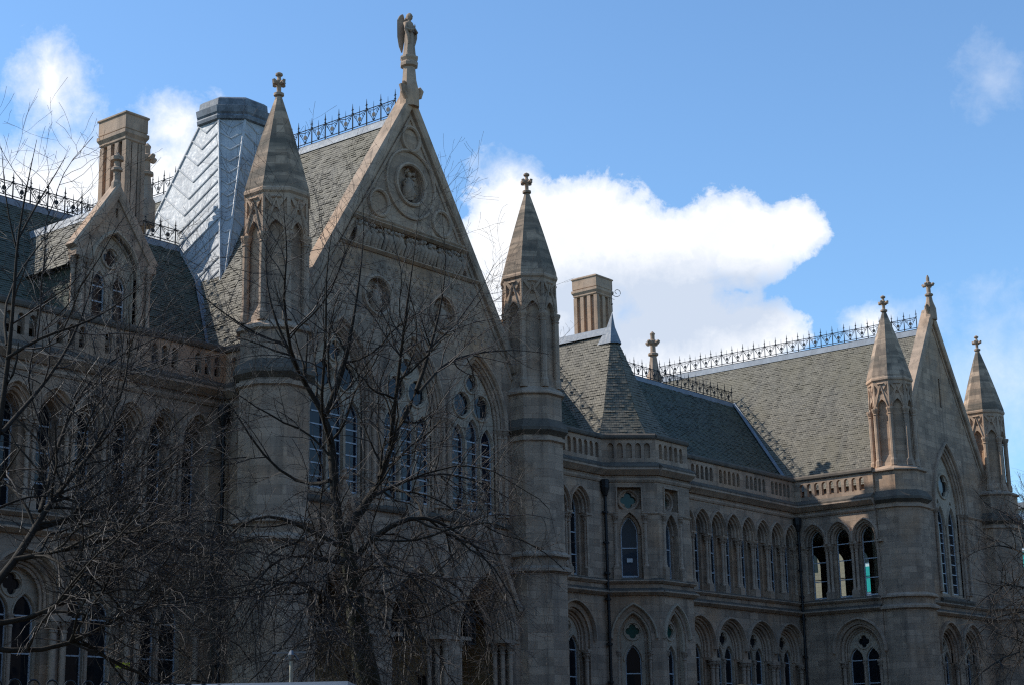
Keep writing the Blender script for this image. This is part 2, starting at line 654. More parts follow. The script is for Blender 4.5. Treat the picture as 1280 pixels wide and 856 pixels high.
def foil(c, v, R, k=4, ph=None, n=48):
    """outline of a k-foil of outer radius R"""
    ph = math.pi / 2 if ph is None else ph
    rho = R * (0.48 if k == 4 else 0.53)
    dl = R - rho
    out = []
    for i in range(n):
        t = 2 * math.pi * i / n
        best = 0
        for j in range(k):
            q = ph + 2 * math.pi * j / k
            b = dl * math.cos(t - q)
            disc = rho * rho - dl * dl * math.sin(t - q) ** 2
            if disc >= 0:
                best = max(best, b + math.sqrt(disc))
        best = max(best, R * 0.3)
        out.append((c + best * math.cos(t), v + best * math.sin(t)))
    return out


# ================================================================== setting
def flat(name, x0, x1, y0, y1, z, mat):
    q = M()
    q.face([(x0, y0, z), (x1, y0, z), (x1, y1, z), (x0, y1, z)])
    o = q.build(name, mat)
    o['kind'] = 'structure'
    return o


flat('ground', -1500, 2500, -1500, 2500, GZ - 0.02, 'soil')
flat('road', -300, 400, -6.5, 8.2, GZ - 0.012, 'asphalt')
q = M()
for y0, y1 in ((8.2, 10.3),):
    q.box(FA(0), -300, 400, GZ - 0.05, GZ + 0.11, y0 + 0.16, y1)
o = q.build('pavement', 'paving'); o['kind'] = 'structure'
q = M()
for i in range(120):
    q.box(FA(0), -60 + i * 1.0, -60 + i * 1.0 + 0.992, GZ - 0.05, GZ + 0.115, 8.2, 8.355)
o = q.build('kerb', 'kerb'); o['kind'] = 'structure'
q = M()
for y in (7.75, 7.95):
    q.face([(-300, y, GZ - .008), (400, y, GZ - .008), (400, y + .09, GZ - .008), (-300, y + .09, GZ - .008)])
o = q.build('road_marking', 'paint_line'); o['kind'] = 'structure'
q = M()
q.box(FA(0), -100, 180, GZ - 0.05, GZ + 0.06, 11.2, 34.0)
o = q.build('forecourt', 'paving'); o['kind'] = 'structure'

# unseen terrace behind the viewer, added to close off the low sky
TER = bpy.data.objects.new('unseen_terrace', None)
COL.objects.link(TER)
TER.location = (20, -9.5, GZ)
TER['label'], TER['category'] = 'unseen long dark brick terrace behind the viewer, added to block the low sky', 'building'
ORIGIN['unseen_terrace'] = Vector(TER.location)
FT_ = Fr((0, -9.5, 0), (-1, 0, 0), (0, -1, 0))
q = M()
q.plate(FT_, [(-120, GZ), (70, GZ), (70, 15.5), (-120, 15.5)], [[(-118 + i * 3.1, z), (-116.8 + i * 3.1, z), (-116.8 + i * 3.1, z + 2.1), (-118 + i * 3.1, z + 2.1)] for i in range(60) for z in (.2, 4.2, 8.2, 12.0)], 0, .3)
q.box(FT_, -120, 70, GZ, 15.4, 9.6, 10)
q.build('wall', 'dark_brick', TER)
q = M()
q.box(FT_, -119.9, 69.9, GZ, 15.3, .32, .4)
q.build('window', 'glass', TER)
q = M()
q.grid([[FT_.p(u, v, d) for v, d in ((15.5, -.5), (15.6, -.5), (19.5, 5), (15.5, 10.3))] for u in (-120.2, 70.2)], True)
q.build('roof', 'slate_green', TER)

# ================================================================== the building
B = thing('college_building', 'long Gothic stone building with slate roofs, pinnacled gables and lead tower', 'building', (50, 40, GZ))
rnd = random.Random(5)

STR_PROF = lambda v, h, p: [(-.05, v), (p * .35, v), (p * .8, v + h * .3), (p, v + h * .45), (p, v + h * .62), (-.05, v + h)]


def strings(F, u0, u1, ext=0.0, cornice=True):
    """string courses and cornice shared by every wing"""
    def run(name, mat, prof):
        q = M()
        q.mould(F, u0 - ext, u1 + ext, prof)
        q.build(name, mat, B)
    run('string_course', 'trim', STR_PROF(6.93, .2, .18))
    run('string_course', 'trim', STR_PROF(6.45, .26, .26))
    run('weathered_ledge', 'sooty', [(-.04, 7.08), (.12, 7.07), (.12, 7.1), (-.04, 7.17)])
    run('weathered_ledge', 'sooty', [(-.04, 6.66), (.20, 6.62), (.2, 6.65), (-.04, 6.78)])
    if cornice:
        run('string_course', 'trim', [(-.05, 11.12), (.05, 11.12), (.10, 11.2), (.10, 11.27), (-.05, 11.27)])
        run('cornice', 'trim', [(-.05, 11.40), (.10, 11.40), (.24, 11.52), (.34, 11.60), (.34, 11.68), (-.05, 11.68)])
        run('cornice_weathering', 'sooty', [(-.05, 11.68), (.35, 11.685), (.35, 11.75), (.28, 11.80), (.02, 11.95), (-.05, 11.95)])


def balustrade(F, u0, u1, groups=None, pier=0.5, pitch=0.38, first=0.3, blind=False):
    q = M()
    holes = []
    u = u0 + first
    k = 0
    while u + pitch <= u1 - 0.15:
        holes.append(arch_poly(u + pitch / 2, 12.12, 12.62, 0.125, 0.14, 0, 4))
        u += pitch
        k += 1
        if groups and k % groups == 0:
            u += pier
    q.plate(F, [(u0, 11.95), (u1, 11.95), (u1, 12.93), (u0, 12.93)], holes, 0.0, 0.2)
    if blind:
        q.box(F, u0, u1, 11.97, 12.92, .12, .198)
    q.build('balustrade', 'stone', B)
    q = M()
    q.mould(F, u0, u1, [(-.26, 12.93), (.07, 12.93), (.10, 12.98), (.10, 13.08), (.02, 13.16), (-.26, 13.16)])
    q.build('parapet_coping', 'sooty', B)


_colcache = {}


def column(F, u, d, v0, v1, r, cap=True, capscale=1.0):
    key = (round(v0, 3), round(v1, 3), round(r, 3), capscale)
    P = Vector(F.p(u, 0, d))
    if key not in _colcache:
        ch = min(.36, (v1 - v0) * .25)
        q = M()
        q.lathe((0, 0, 0), [(r * 1.55, v0), (r * 1.55, v0 + .05), (r * 1.2, v0 + .10), (r * 1.3, v0 + .14), (r, v0 + .18), (r, v1 - ch)], 12)
        c = M()
        rows = [(r, v1 - ch - .002), (r * 1.28, v1 - ch), (r * 1.28, v1 - ch + .04), (r * 1.02, v1 - ch + .06), (r * 1.15, v1 - ch * .55),
                (r * 1.75 * capscale, v1 - .1), (r * 1.5 * capscale, v1 - .075), (r * 1.95 * capscale, v1 - .06), (r * 1.95 * capscale, v1)]
        c.lathe((0, 0, 0), rows, 12)
        for i in range(8):      # carved leaves under the abacus
            t = i * math.pi / 4
            c.tube([(r * 1.1 * math.cos(t), r * 1.1 * math.sin(t), v1 - ch * .7), (r * 1.55 * math.cos(t), r * 1.55 * math.sin(t), v1 - ch * .42),
                    (r * 1.9 * math.cos(t), r * 1.9 * math.sin(t), v1 - ch * .4)], [r * .2, r * .3, r * .22], 5)
        a = q.build('column', 'trim', B, 35)
        b = c.build('capital', 'carved', a, 50)
        for ob in (a, b):
            for vtx in ob.data.vertices:
                vtx.co += ORIGIN[B.name]
        _colcache[key] = (a, b)
    else:
        a0, b0 = _colcache[key]
        a, b = a0.copy(), b0.copy()
        COL.objects.link(a)
        COL.objects.link(b)
        a.parent = B
        b.parent = a
    a.location = P - ORIGIN[B.name] - (ORIGIN[B.name] - ORIGIN[B.name])
    a.location = (P.x - 50, P.y - 40, -GZ)
    b.location = (0, 0, 0)
    return a


def column_fix():
    """column meshes are modelled round their own axis at real heights"""
    for a, b in _colcache.values():
        for ob in (a, b):
            pass


def lancet_window(F, lights, d, glass='glass', bars=(), fw=0.045, parent=None):
    """painted frame with a pane behind; lights = [(c, sill, spring, a, h)]"""
    for (c, sill, vs, a, h) in lights:
        q = M()
        q.ring(F, c, sill, vs, a, h, [(0, d), (-fw, d - .015), (-fw, d + .05), (0, d + .05)], 7)
        q.box(F, c - a + fw, c + a - fw, sill, sill + .07, d, d + .05)
        for v in bars:
            if sill + .1 < v < vs + h * .8:
                hw = a if v <= vs else a * .6
                q.box(F, c - hw + fw * .6, c + hw - fw * .6, v - .022, v + .022, d, d + .045)
        o = q.build('window', 'white', B)
        p = M()
        t_ = rnd.uniform(-.045, .045)
        Ft = Fr(F.p(c, 0, d + .03), F.u * math.cos(t_) + F.n * math.sin(t_), F.n * math.cos(t_) - F.u * math.sin(t_))
        p.plate(Ft, arch_poly(0, sill, vs, a, h, -.015, 7), [], 0)
        p.build('pane', glass, o)


def wall(F, outer, holes, d0, d1, name='wall', mat='stone'):
    q = M()
    q.plate(F, outer, holes, d0, d1)
    return q.build(name, mat, B)


def rect(u0, u1, v0, v1):
    return [(u0, v0), (u1, v0), (u1, v1), (u0, v1)]


def arcade_hole(cs, sill, vs, a, h, off, n=8):
    cap = UC if vs == US else GC
    pts = [(cs[0] - a - off, sill)]
    for c in cs:
        pts += [(c - a - off, cap)] + arch(c, vs, a, h, off, n) + [(c + a + off, cap)]
    return pts + [(cs[-1] + a + off, sill)]


UA, UH, US, UV, UC = .36, .54, 9.93, 7.16, 9.74          # upper lancets: half width, rise, spring, sill, capital
GA, GH, GS, GC = .90, .96, 4.71, 4.25                    # ground arcade


def upper_trim(F, cs, pair=True, ends=True):
    half = (cs[1] - cs[0]) / 2 - .004 if len(cs) > 1 else .66
    for c in cs:
        q = M()
        q.ring(F, c, UC, US, UA, UH, [(.25, .02), (.25, -.06), (.28, -.14), (.33, -.14), (.35, -.07), (.35, .02)], 8, half)
        q.build('hood_mould', 'trim', B)
        q = M()
        q.ring(F, c, UC, US, UA, UH, [(.16, .10), (.10, .08), (.06, .13), (.06, .26), (.16, .28)], 8)
        q.ring(F, c, UC, US, UA, UH, [(.0, .298), (.0, .25), (.035, .22), (.06, .25), (.06, .298)], 8)
        q.build('arch_moulding', 'trim', B)
    piers = [(a + b) / 2 for a, b in zip(cs, cs[1:])]
    if ends:
        piers = [cs[0] - .6575] + piers + [cs[-1] + .6575]
    for pu in piers:
        q = M()
        q.box(F, pu - .20, pu + .20, UC - .10, UC, -.045, .298)
        q.build('impost', 'trim', B)
        q = M()
        q.box(F, pu - .19, pu + .19, UV - .05, 7.48, -.03, .298)
        q.build('pedestal', 'trim', B)
        e = ends and (pu == piers[0] or pu == piers[-1])
        us = [-.105, .105] if not e else ([.105] if pu == piers[0] else [-.105])
        for x in us:
            column(F, pu + x, .11, 7.48, UC - .10, .068)


def ground_trim(F, cs, a=GA, h=GH, isolated=False, half=None):
    ho = .30 if not isolated else .42
    half = half or ((cs[1] - cs[0]) / 2 - .004 if len(cs) > 1 else None)
    for c in cs:
        q = M()
        q.ring(F, c, GC + .35, GS, a, h, [(ho, .02), (ho, -.07), (ho + .04, -.18), (ho + .10, -.18), (ho + .12, -.08), (ho + .12, .02)], 10, half)
        q.build('hood_mould', 'trim', B)
        q = M()
        q.ring(F, c, GC, GS, a, h, [(.22, .10), (.15, .06), (.09, .13), (.09, .26), (.22, .28)], 10)
        q.ring(F, c, GC, GS, a, h, [(.0, .34), (.0, .25), (.05, .21), (.09, .25), (.09, .34)], 10)
        q.ring(F, c, GC, GS, a, h, [(-.09, .378), (-.09, .33), (-.05, .30), (-.0, .32), (-.0, .378)], 10)
        q.build('arch_moulding', 'trim', B)

    def block(name, *bx):
        q = M()
        q.box(F, *bx)
        q.build(name, 'trim', B)
    if isolated:
        for c in cs:
            for s_ in (-1, 1):
                block('impost', c + s_ * (a + .13) - .14, c + s_ * (a + .13) + .14, GC - .09, GC, -.05, .3)
                column(F, c + s_ * (a + .10), .12, .5, GC - .09, .085)
    else:
        piers = [cs[0] - 1.31] + [(x + y) / 2 for x, y in zip(cs, cs[1:])] + [cs[-1] + 1.31]
        for pu in piers:
            block('impost', pu - .36, pu + .36, GC - .11, GC, -.05, .34)
            block('pier', pu - .14, pu + .14, .5, GC - .11, .16, .33)
            block('pedestal', pu - .36, pu + .36, .1, .5, -.08, .33)
            for x in (-.17, .17):
                if (pu == piers[0] and x < 0) or (pu == piers[-1] and x > 0):
                    continue
                column(F, pu + x, .06, .5, GC - .11, .10)


def two_light(F, c, a=GA, h=GH, d=.38, sill=.6):
    """plate tracery of two lancets under a foiled circle, with its windows"""
    ap = GS + h
    lw = a * .40
    lc = a * .50
    lights = [(c - lc, sill, GC + .02, lw, lw * 1.6), (c + lc, sill, GC + .02, lw, lw * 1.6)]
    q = M()
    rz = GS + h * .42
    rr = a * .34
    holes = [arch_poly(x, s_ + .001, v, w_, hh, 0, 6) for x, s_, v, w_, hh in lights] + [foil(c, rz, rr, 4)]
    q.plate(F, arch_poly(c, sill - .05, GS, a, h, -.004, 10), holes, d, d + .14)
    q.circ_ring(F, c, rz, rr, [(.0, d + .01), (.02, d - .04), (.07, d - .04), (.09, d + .01)], 24)
    for x, s_, v, w_, hh in lights:
        q.ring(F, x, None, v, w_, hh, [(.0, d + .01), (.02, d - .03), (.06, d - .03), (.07, d + .01)], 6)
    q.build('tracery', 'pale', B)
    column(F, c, d - .02, sill, GC + .02, .06)
    lancet_window(F, lights, d + .10, 'glass', (2.2, 3.2, GC), .04)
    p = M()
    p.plate(F, circle(c, rz, rr * 1.05), [], d + .10)
    p.build('pane', 'glass', B)


def wing(F, u0, u1, uc, gc, dp=0.0):
    """one stretch of two-storey wing wall: upper arcade centres uc, ground arcade centres gc"""
    holes_f = [arcade_hole(uc, UV, US, UA, UH, .16), arcade_hole(gc, .1, GS, GA, GH, .22, 10)]
    wall(F, rect(u0, u1, GZ, 11.95), holes_f, 0, .30)
    wall(F, rect(u0, u1, GZ, 11.9), [arch_poly(c, UV + .02, US, UA, UH) for c in uc] + [arch_poly(c, .5, GS, GA, GH, 0, 10) for c in gc], .302, .55 + dp, 'inner_wall')
    upper_trim(F, uc)
    ground_trim(F, gc)
    for c in uc:
        q = M()
        q.mould(F, c - UA, c + UA, [(-.5, UV - .02), (-.1, UV - .02), (-.1, UV), (-.5, UV + .1)])
        q.build('sill', 'trim', B)
    lancet_window(F, [(c, UV + .06, US, UA, UH) for c in uc], .44 + dp, 'glass', (8.05, 8.95, UC))
    for c in gc:
        two_light(F, c, d=.38 + dp * .8)


# --- right wing: hidden end behind the bay to the inner corner
F40 = FA(40)
uc = [60.53 + 1.3145 * i for i in range(9)]
gc = [59.88 + 2.62 * i for i in range(5)]
wing(F40, 59.4, 71.7, uc[1:], gc[1:])
strings(F40, 59.9, 71.75)
balustrade(F40, 59.9, 71.72, 5, .42)
# --- left wing
ucl = [24.7 + 1.34 * i for i in range(8)]
gcl = [25.35 + 2.6 * i for i in range(4)]
wing(F40, 21.5, 35.25, ucl, gcl, .18)
strings(F40, 21.5, 35.2)
balustrade(F40, 21.5, 35.2, 3, .55, .40, .1)
# --- short stretch between the great gable and the bay
uc2 = [52.75, 54.065]
wall(F40, rect(47.0, 55.8, GZ, 11.95), [arcade_hole(uc2, UV, US, UA, UH, .16), arch_poly(53.5, .3, GS, .85, GH, .22, 10)], 0, .3)
wall(F40, rect(47.0, 55.8, GZ, 11.9), [arch_poly(c, UV + .02, US, UA, UH) for c in uc2] + [arch_poly(53.5, .5, GS, .85, GH, 0, 10)], .302, .55, 'inner_wall')
upper_trim(F40, uc2)
ground_trim(F40, [53.5], .85, GH, True)
lancet_window(F40, [(c, UV + .06, US, UA, UH) for c in uc2], .44, 'glass', (8.05, 8.95, UC))
two_light(F40, 53.5, .85)
strings(F40, 48.3, 55.8)
balustrade(F40, 48.3, 55.8, None, .5, .38, .1, True)

# --- canted bay
FB = FA(38.4)
CW = 2.2627
FC2 = Fr((59.8, 38.4, 0), (1, 1, 0), (-1, 1, 0))


def bay_facet(F, u0, u1, c, w_):
    """a facet of the bay: square-headed quatrefoil over a lancet, traceried arch below"""
    a = .36
    wall(F, rect(u0, u1, GZ, 11.95), [rect(c - .5, c + .5, 9.98, 10.9), arch_poly(c, UV, 9.0, .47, .86), arch_poly(c, .3, GS, .55, .98, .16, 10)], 0, .28)
    wall(F, rect(u0 + .02, u1 - .02, GZ, 11.9), [arch_poly(c, UV + .02, 9.0, a, .72), foil(c, 10.40, .33), arch_poly(c, .5, GS, .55, .98, -.06, 10)], .282, .5, 'inner_wall')
    q = M()
    q.circ_ring(F, c, 10.40, .37, [(.0, .282), (.0, .2), (.05, .16), (.09, .2), (.09, .282)])
    q.box(F, c - .56, c + .56, 10.9, 10.97, -.05, .02)
    q.box(F, c - .56, c - .5, 9.9, 10.9, -.045, .02)
    q.box(F, c + .5, c + .56, 9.9, 10.9, -.045, .02)
    q.mould(F, u0, c - .5, STR_PROF(9.76, .13, .07))
    q.mould(F, c + .5, u1, STR_PROF(9.76, .13, .07))
    q.ring(F, c, None, 9.0, a, .72, [(.0, .281), (.0, .22), (.04, .18), (.1, .2), (.1, .281)], 8)
    q.build('window_surround', 'trim', B)
    for s_ in (-1, 1):
        column(F, c + s_ * .62, .0, 7.62, 9.76, .075)
        qq = M()
        qq.box(F, c + s_ * .62 - .15, c + s_ * .62 + .15, 7.1, 7.62, -.12, .02)
        qq.build('pedestal', 'stone', B)
    lancet_window(F, [(c, UV + .06, 9.0, a, .72)], .36, 'glass_blind', (8.42,), .05)
    p = M()
    p.plate(F, circle(c, 10.40, .36), [], .44)
    p.build('pane', 'glass_green', B)
    # ground floor light
    q = M()
    q.ring(F, c, GC + .5, GS, .55, .98, [(.32, .02), (.32, -.06), (.36, -.13), (.42, -.13), (.44, -.06), (.44, .02)], 10, (u1 - u0) / 2)
    q.ring(F, c, .5, GS, .55, .98, [(.16, .06), (.08, .04), (.04, .1), (.04, .27), (.16, .27)], 10)
    q.plate(F, arch_poly(c, .5, GS, .49, .93, -.004, 10), [foil(c, 5.04, .29), arch_poly(c, .6, 3.85, .33, .62)], .33, .45)
    q.circ_ring(F, c, 5.04, .31, [(.0, .34), (.02, .28), (.07, .28), (.09, .34)])
    q.ring(F, c, None, 3.85, .33, .62, [(.0, .34), (.02, .28), (.08, .28), (.1, .34)])
    q.build('tracery', 'pale', B)
    for s_ in (-1, 1):
        column(F, c + s_ * .66, .08, .5, GC, .075)
    lancet_window(F, [(c, .62, 3.85, .33, .62)], .42, 'glass', (2.1, 3.35), .04)
    p = M()
    p.plate(F, circle(c, 5.04, .30), [], .43)
    p.build('pane', 'glass_green', B)


bay_facet(FC, 0.0, CW, 1.07, 0)
bay_facet(FB, 57.4, 59.8, 58.38, 0)
wall(FC2, rect(0, 2.26, GZ, 11.95), [], 0, .3)
for F, a0, a1 in ((FC, 0, CW), (FB, 57.4, 59.8), (FC2, 0, 2.26)):
    strings(F, a0, a1, .06)
    balustrade(F, a0, a1, None, .5, .385, .17, True)
# paper notice stuck on the lower sash
q = M()
q.box(FC, .95, 1.19, 7.84, 8.0, .352, .356)
q.build('notice', 'paper', B)

# --- right transept: side wall
FSR = FS(71.7)
su = [-39.05, -37.69, -36.35]
wall(FSR, rect(-40, -35.75, GZ, 11.95), [arcade_hole(su, UV, US, UA + .03, UH, .16), arch_poly(-37.0, .2, GS, .84, GH, .24, 10)], 0, .3)
wall(FSR, rect(-40, -35.75, GZ, 11.9), [arch_poly(c, UV + .02, US, UA + .03, UH) for c in su] + [arch_poly(-37.0, .4, GS, .84, GH, 0, 10)], .302, .55, 'inner_wall')
upper_trim(FSR, su)
ground_trim(FSR, [-37.0], .84, GH, True)
lancet_window(FSR, [(c, UV + .06, US, UA + .03, UH) for c in su], .44, 'glass_clear', (8.05, 8.95, UC))
two_light(FSR, -37.0, .84)
strings(FSR, -40.0, -35.75)
balustrade(FSR, -40.0, -35.75, None, .5, .40, .25)

# --- octagonal turrets
PH = math.pi / 8


def octa(ap, z):
    return (ap / math.cos(PH), z)


def turret(cx, cy, ap_low, label=None):
    q = M()
    c = (cx, cy, 0)
    q.lathe(c, [octa(ap_low + .03, GZ), octa(ap_low + .03, 6.5), octa(ap_low, 6.6), octa(ap_low, 11.25), octa(ap_low, 13.0)], 8, PH)
    tur = q.build('turret', 'stone', B)
    if label:
        tur['label'] = label
    a = ap_low
    for pr in ([octa(a, 11.15), octa(a + .10, 11.2), octa(a + .10, 11.32), octa(a, 11.34)],
               [octa(a, 6.42), octa(a + .20, 6.5), octa(a + .20, 6.6), octa(a, 6.72)],
               [octa(a, 6.98), octa(a + .16, 7.03), octa(a + .16, 7.1), octa(a, 7.22)],
               [octa(a, 12.88), octa(a + .12, 12.93), octa(a + .12, 13.0), octa(.95, 13.22)]):
        q = M()
        q.lathe(c, pr, 8, PH)
        q.build('turret_moulding', 'trim', tur)
    q = M()
    q.lathe(c, [octa(a, 11.40), octa(a + .20, 11.56), octa(a + .20, 11.68), octa(a, 12.0)], 8, PH)
    q.build('turret_cornice', 'sooty', tur)
    # upper stage: slim shaft behind corner colonnettes, arcaded band, cornice
    q = M()
    q.lathe(c, [octa(.95, 13.2), octa(.80, 13.75), octa(.80, 15.9), octa(.80, 17.3)], 8, PH)
    q.lathe(c, [octa(.80, 16.46), octa(.91, 16.5), octa(.91, 17.3)], 8, PH)
    q.build('turret_shaft', 'stone', tur)
    q = M()
    for i in range(8):
        t = PH + i * math.pi / 4
        R = .92 / math.cos(PH)
        x, y = cx + R * math.cos(t), cy + R * math.sin(t)
        q.lathe((x, y, 0), [(.16, 13.2), (.16, 13.45), (.115, 13.55), (.115, 15.66), (.145, 15.7), (.115, 15.74), (.19, 15.92), (.19, 16.0)], 8, t)
        # arcaded panel of this face
        tm = t + PH
        nrm = Vector((math.cos(tm), math.sin(tm), 0))
        Fp = Fr((cx + nrm.x * .97, cy + nrm.y * .97, 0), (nrm.y, -nrm.x, 0) if False else (-nrm.y, nrm.x, 0), -nrm)
        w2 = .97 * math.tan(PH)
        tri = [(-.13, 16.74), (.13, 16.74), (0, 17.12)]
        q.plate(Fp, [(-w2, 15.98), (-.25, 15.98)] + arch(0, 15.98, .25, .44, 0, 6)[1:-1] + [(.25, 15.98), (w2, 15.98), (w2, 17.35), (-w2, 17.35)],
                [[(-w2 + .07, 16.55), (-.12, 16.85), (-w2 + .07, 17.15)], [(w2 - .07, 17.15), (.12, 16.85), (w2 - .07, 16.55)], foil(0, 16.72, .10, 3, None, 18)], 0, .15)
        for s_ in (-1, 1):
            q.bar(Fp.p(s_ * .30, 16.1, -.02), Fp.p(0, 17.12, -.02), .03)
        q.bar(Fp.p(-.16, 17.16, -.02), Fp.p(.16, 17.16, -.02), .05)
    q.lathe(c, [octa(.98, 17.30), octa(1.03, 17.36), octa(1.03, 17.44), octa(1.0, 17.5)], 8, PH)
    q.build('turret_arcade', 'trim', tur)
    q = M()
    ks = [(1.0, 17.5), (.99, 17.62)]
    n = 9
    for i in range(1, n + 1):
        t = i / n
        ks.append((.985 * (1 - t) + .085 * t + .03 * math.sin(math.pi * t), 17.62 + 3.28 * t))
    q.lathe(c, [octa(r, z) for r, z in ks], 8, PH)
    q.build('spire', 'spire', tur)
    q = M()
    q.lathe(c, [(.08, 20.85), (.17, 20.9), (.17, 20.98), (.075, 21.02), (.075, 21.22), (.11, 21.26), (.11, 21.42), (.07, 21.46), (.06, 21.56), (.12, 21.6), (.12, 21.66), (.03, 21.72)], 10)
    for i in range(4):
        t = i * math.pi / 2
        q.tube([(cx + .07 * math.cos(t), cy + .07 * math.sin(t), 21.30), (cx + .2 * math.cos(t), cy + .2 * math.sin(t), 21.33), (cx + .24 * math.cos(t), cy + .24 * math.sin(t), 21.42)], [.07, .09, .05], 6)
    q.build('finial', 'carved', tur, 40)
    return tur


turret(34.72, 37.2, 1.05)
turret(47.56, 37.2, 1.05)
turret(73.08, 35.2, 1.25)
turret(83.98, 35.2, 1.25)


# --- gables
def gable(F, xc, z_apex, slope, u0, u1, holes_f, holes_b):
    def side(u):
        return z_apex - slope * abs(u - xc)
    out = [(u0, GZ), (u1, GZ), (u1, side(u1)), (xc, z_apex), (u0, side(u0))]
    wall(F, out, holes_f, 0, .20, 'gable_wall')
    wall(F, [(u0, GZ), (u1, GZ), (u1, side(u1) - .02), (xc, z_apex - .02), (u0, side(u0) - .02)], holes_b, .202, .5, 'inner_wall')
    q = M()
    for s_, ue in ((-1, u0 - .1), (1, u1 + .1)):
        ln = math.hypot(1, slope)
        nx, nz = s_ * slope / ln, 1 / ln          # outward normal of the rake
        pts = [(xc, z_apex), (ue, z_apex - slope * abs(ue - xc))]
        rows = []
        for (u, v) in pts:
            row = []
            for d, o in ((-.12, -.06), (-.17, .02), (-.17, .22), (-.09, .30), (.46, .30), (.50, .24), (.50, -.06)):
                if u == xc:
                    row.append(F.p(u, v + o / nz, d))
                else:
                    row.append(F.p(u + nx * o, v + nz * o, d))
            rows.append(row)
        q.grid(rows, True)
    q.build('rake_coping', 'trim', B)
    q = M()
    for s_, ue in ((-1, u0), (1, u1)):
        pts = [(xc, z_apex - .22 * math.hypot(1, slope)), (ue, z_apex - slope * abs(ue - xc) - .22 * math.hypot(1, slope))]
        a, b = [F.p(u, v, -.01) for u, v in pts]
        q.tube([a, b], .06, 6)
    q.build('rake_moulding', 'trim', B)


FG = FA(37.4)
XC = 41.2
BIG = [XC - 3.43, XC, XC + 3.43]
BA, BH, BS, BV = 1.22, 2.15, 11.6, 8.4
DA, DH, DS = 1.0, 1.65, 4.1
gable(FG, XC, 22.55, 1.575, 35.7, 46.65,
      [arch_poly(c, BV - .25, BS, BA, BH, .18, 12) for c in BIG] + [arch_poly(c, GZ + .05, DS, DA, DH, .42, 10) for c in (37.77, 41.2, 44.63)]
      + [circle(XC, 19.62, .68, 28), circle(XC - 1.68, 15.25, .60, 28), circle(XC + 1.68, 15.25, .60, 28),
         [(XC - 3.05, 16.92), (XC + 3.05, 16.92), (XC + 2.62, 17.70), (XC - 2.62, 17.70)]],
      [arch_poly(c, BV, BS, BA, BH, 0, 12) for c in BIG] + [arch_poly(c, GZ + .05, DS, DA, DH, .3, 10) for c in (37.77, 41.2, 44.63)])
for c in BIG:
    q = M()
    q.ring(FG, c, None, BS, BA, BH, [(.30, .02), (.30, -.08), (.35, -.14), (.41, -.14), (.43, -.08), (.43, .02)], 12, 1.70)
    q.ring(FG, c, BV - .2, BS, BA, BH, [(.18, .06), (.13, .02), (.08, .08), (.08, .19), (.18, .19)], 12)
    q.ring(FG, c, BV - .1, BS, BA, BH, [(.0, .24), (.0, .17), (.04, .12), (.08, .16), (.08, .24)], 12)
    q.build('arch_moulding', 'trim', B)
    q = M()
    lights = [(c - .79, BV + .1, 10.90, .335, .62), (c, BV + .1, 11.18, .335, .62), (c + .79, BV + .1, 10.90, .335, .62)]
    circs = [(c - .53, 12.28, .43, 6), (c + .53, 12.28, .43, 6), (c, 13.10, .30, 4)]
    q.plate(FG, arch_poly(c, BV, BS, BA, BH, -.004, 12), [arch_poly(x, s_ + .001, v, w_, hh, 0, 6) for x, s_, v, w_, hh in lights] + [foil(x, y, r, k) for x, y, r, k in circs], .25, .37)
    for x, y, r, k in circs:
        q.circ_ring(FG, x, y, r, [(.0, .26), (.02, .19), (.07, .19), (.1, .26)], 24)
    for x, s_, v, w_, hh in lights:
        q.ring(FG, x, None, v, w_, hh, [(.0, .26), (.02, .19), (.07, .19), (.09, .26)], 7)
    for s_ in (-1, 1):
        q.box(FG, c + s_ * .395 - .05, c + s_ * .395 + .05, BV, 11.0, .17, .26)
    q.build('tracery', 'pale', B)
    lancet_window(FG, lights, .31, 'glass_sky_tint', tuple(8.9 + .42 * i for i in range(6)), .03)
    p = M()
    for x, y, r, k in circs:
        p.plate(FG, circle(x, y, r * 1.02), [], .33)
    p.build('pane', 'glass', B)
    for s_ in (-1, 1):
        column(FG, c + s_ * 1.36, .08, BV, BS, .075)
        column(FG, c + s_ * 1.56, -.04, BV, BS, .075)
    q = M()
    q.mould(FG, c - 1.7, c + 1.7, [(-.45, BV - .4), (.1, BV - .4), (.14, BV - .33), (.14, BV - .26), (-.45, BV - .02)])
    q.build('sill', 'sooty', B)
# impost string and base strings of the great gable
q = M()
for a0, a1 in ((35.7, BIG[0] - 1.66), (BIG[0] + 1.66, BIG[1] - 1.66), (BIG[1] + 1.66, BIG[2] - 1.66), (BIG[2] + 1.66, 46.6)):
    if a1 - a0 > .02:
        q.mould(FG, a0, a1, STR_PROF(BS - .1, .16, .1))
hwf = lambda z: (22.4 - z) / 1.575
q.build('string_course', 'trim', B)
for z, p_ in ((16.72, .18), (17.72, .20), (17.88, .12)):
    q = M()
    q.mould(FG, XC - hwf(z) + .05, XC + hwf(z) - .05, STR_PROF(z, .17, p_))
    q.build('string_course', 'trim', B)

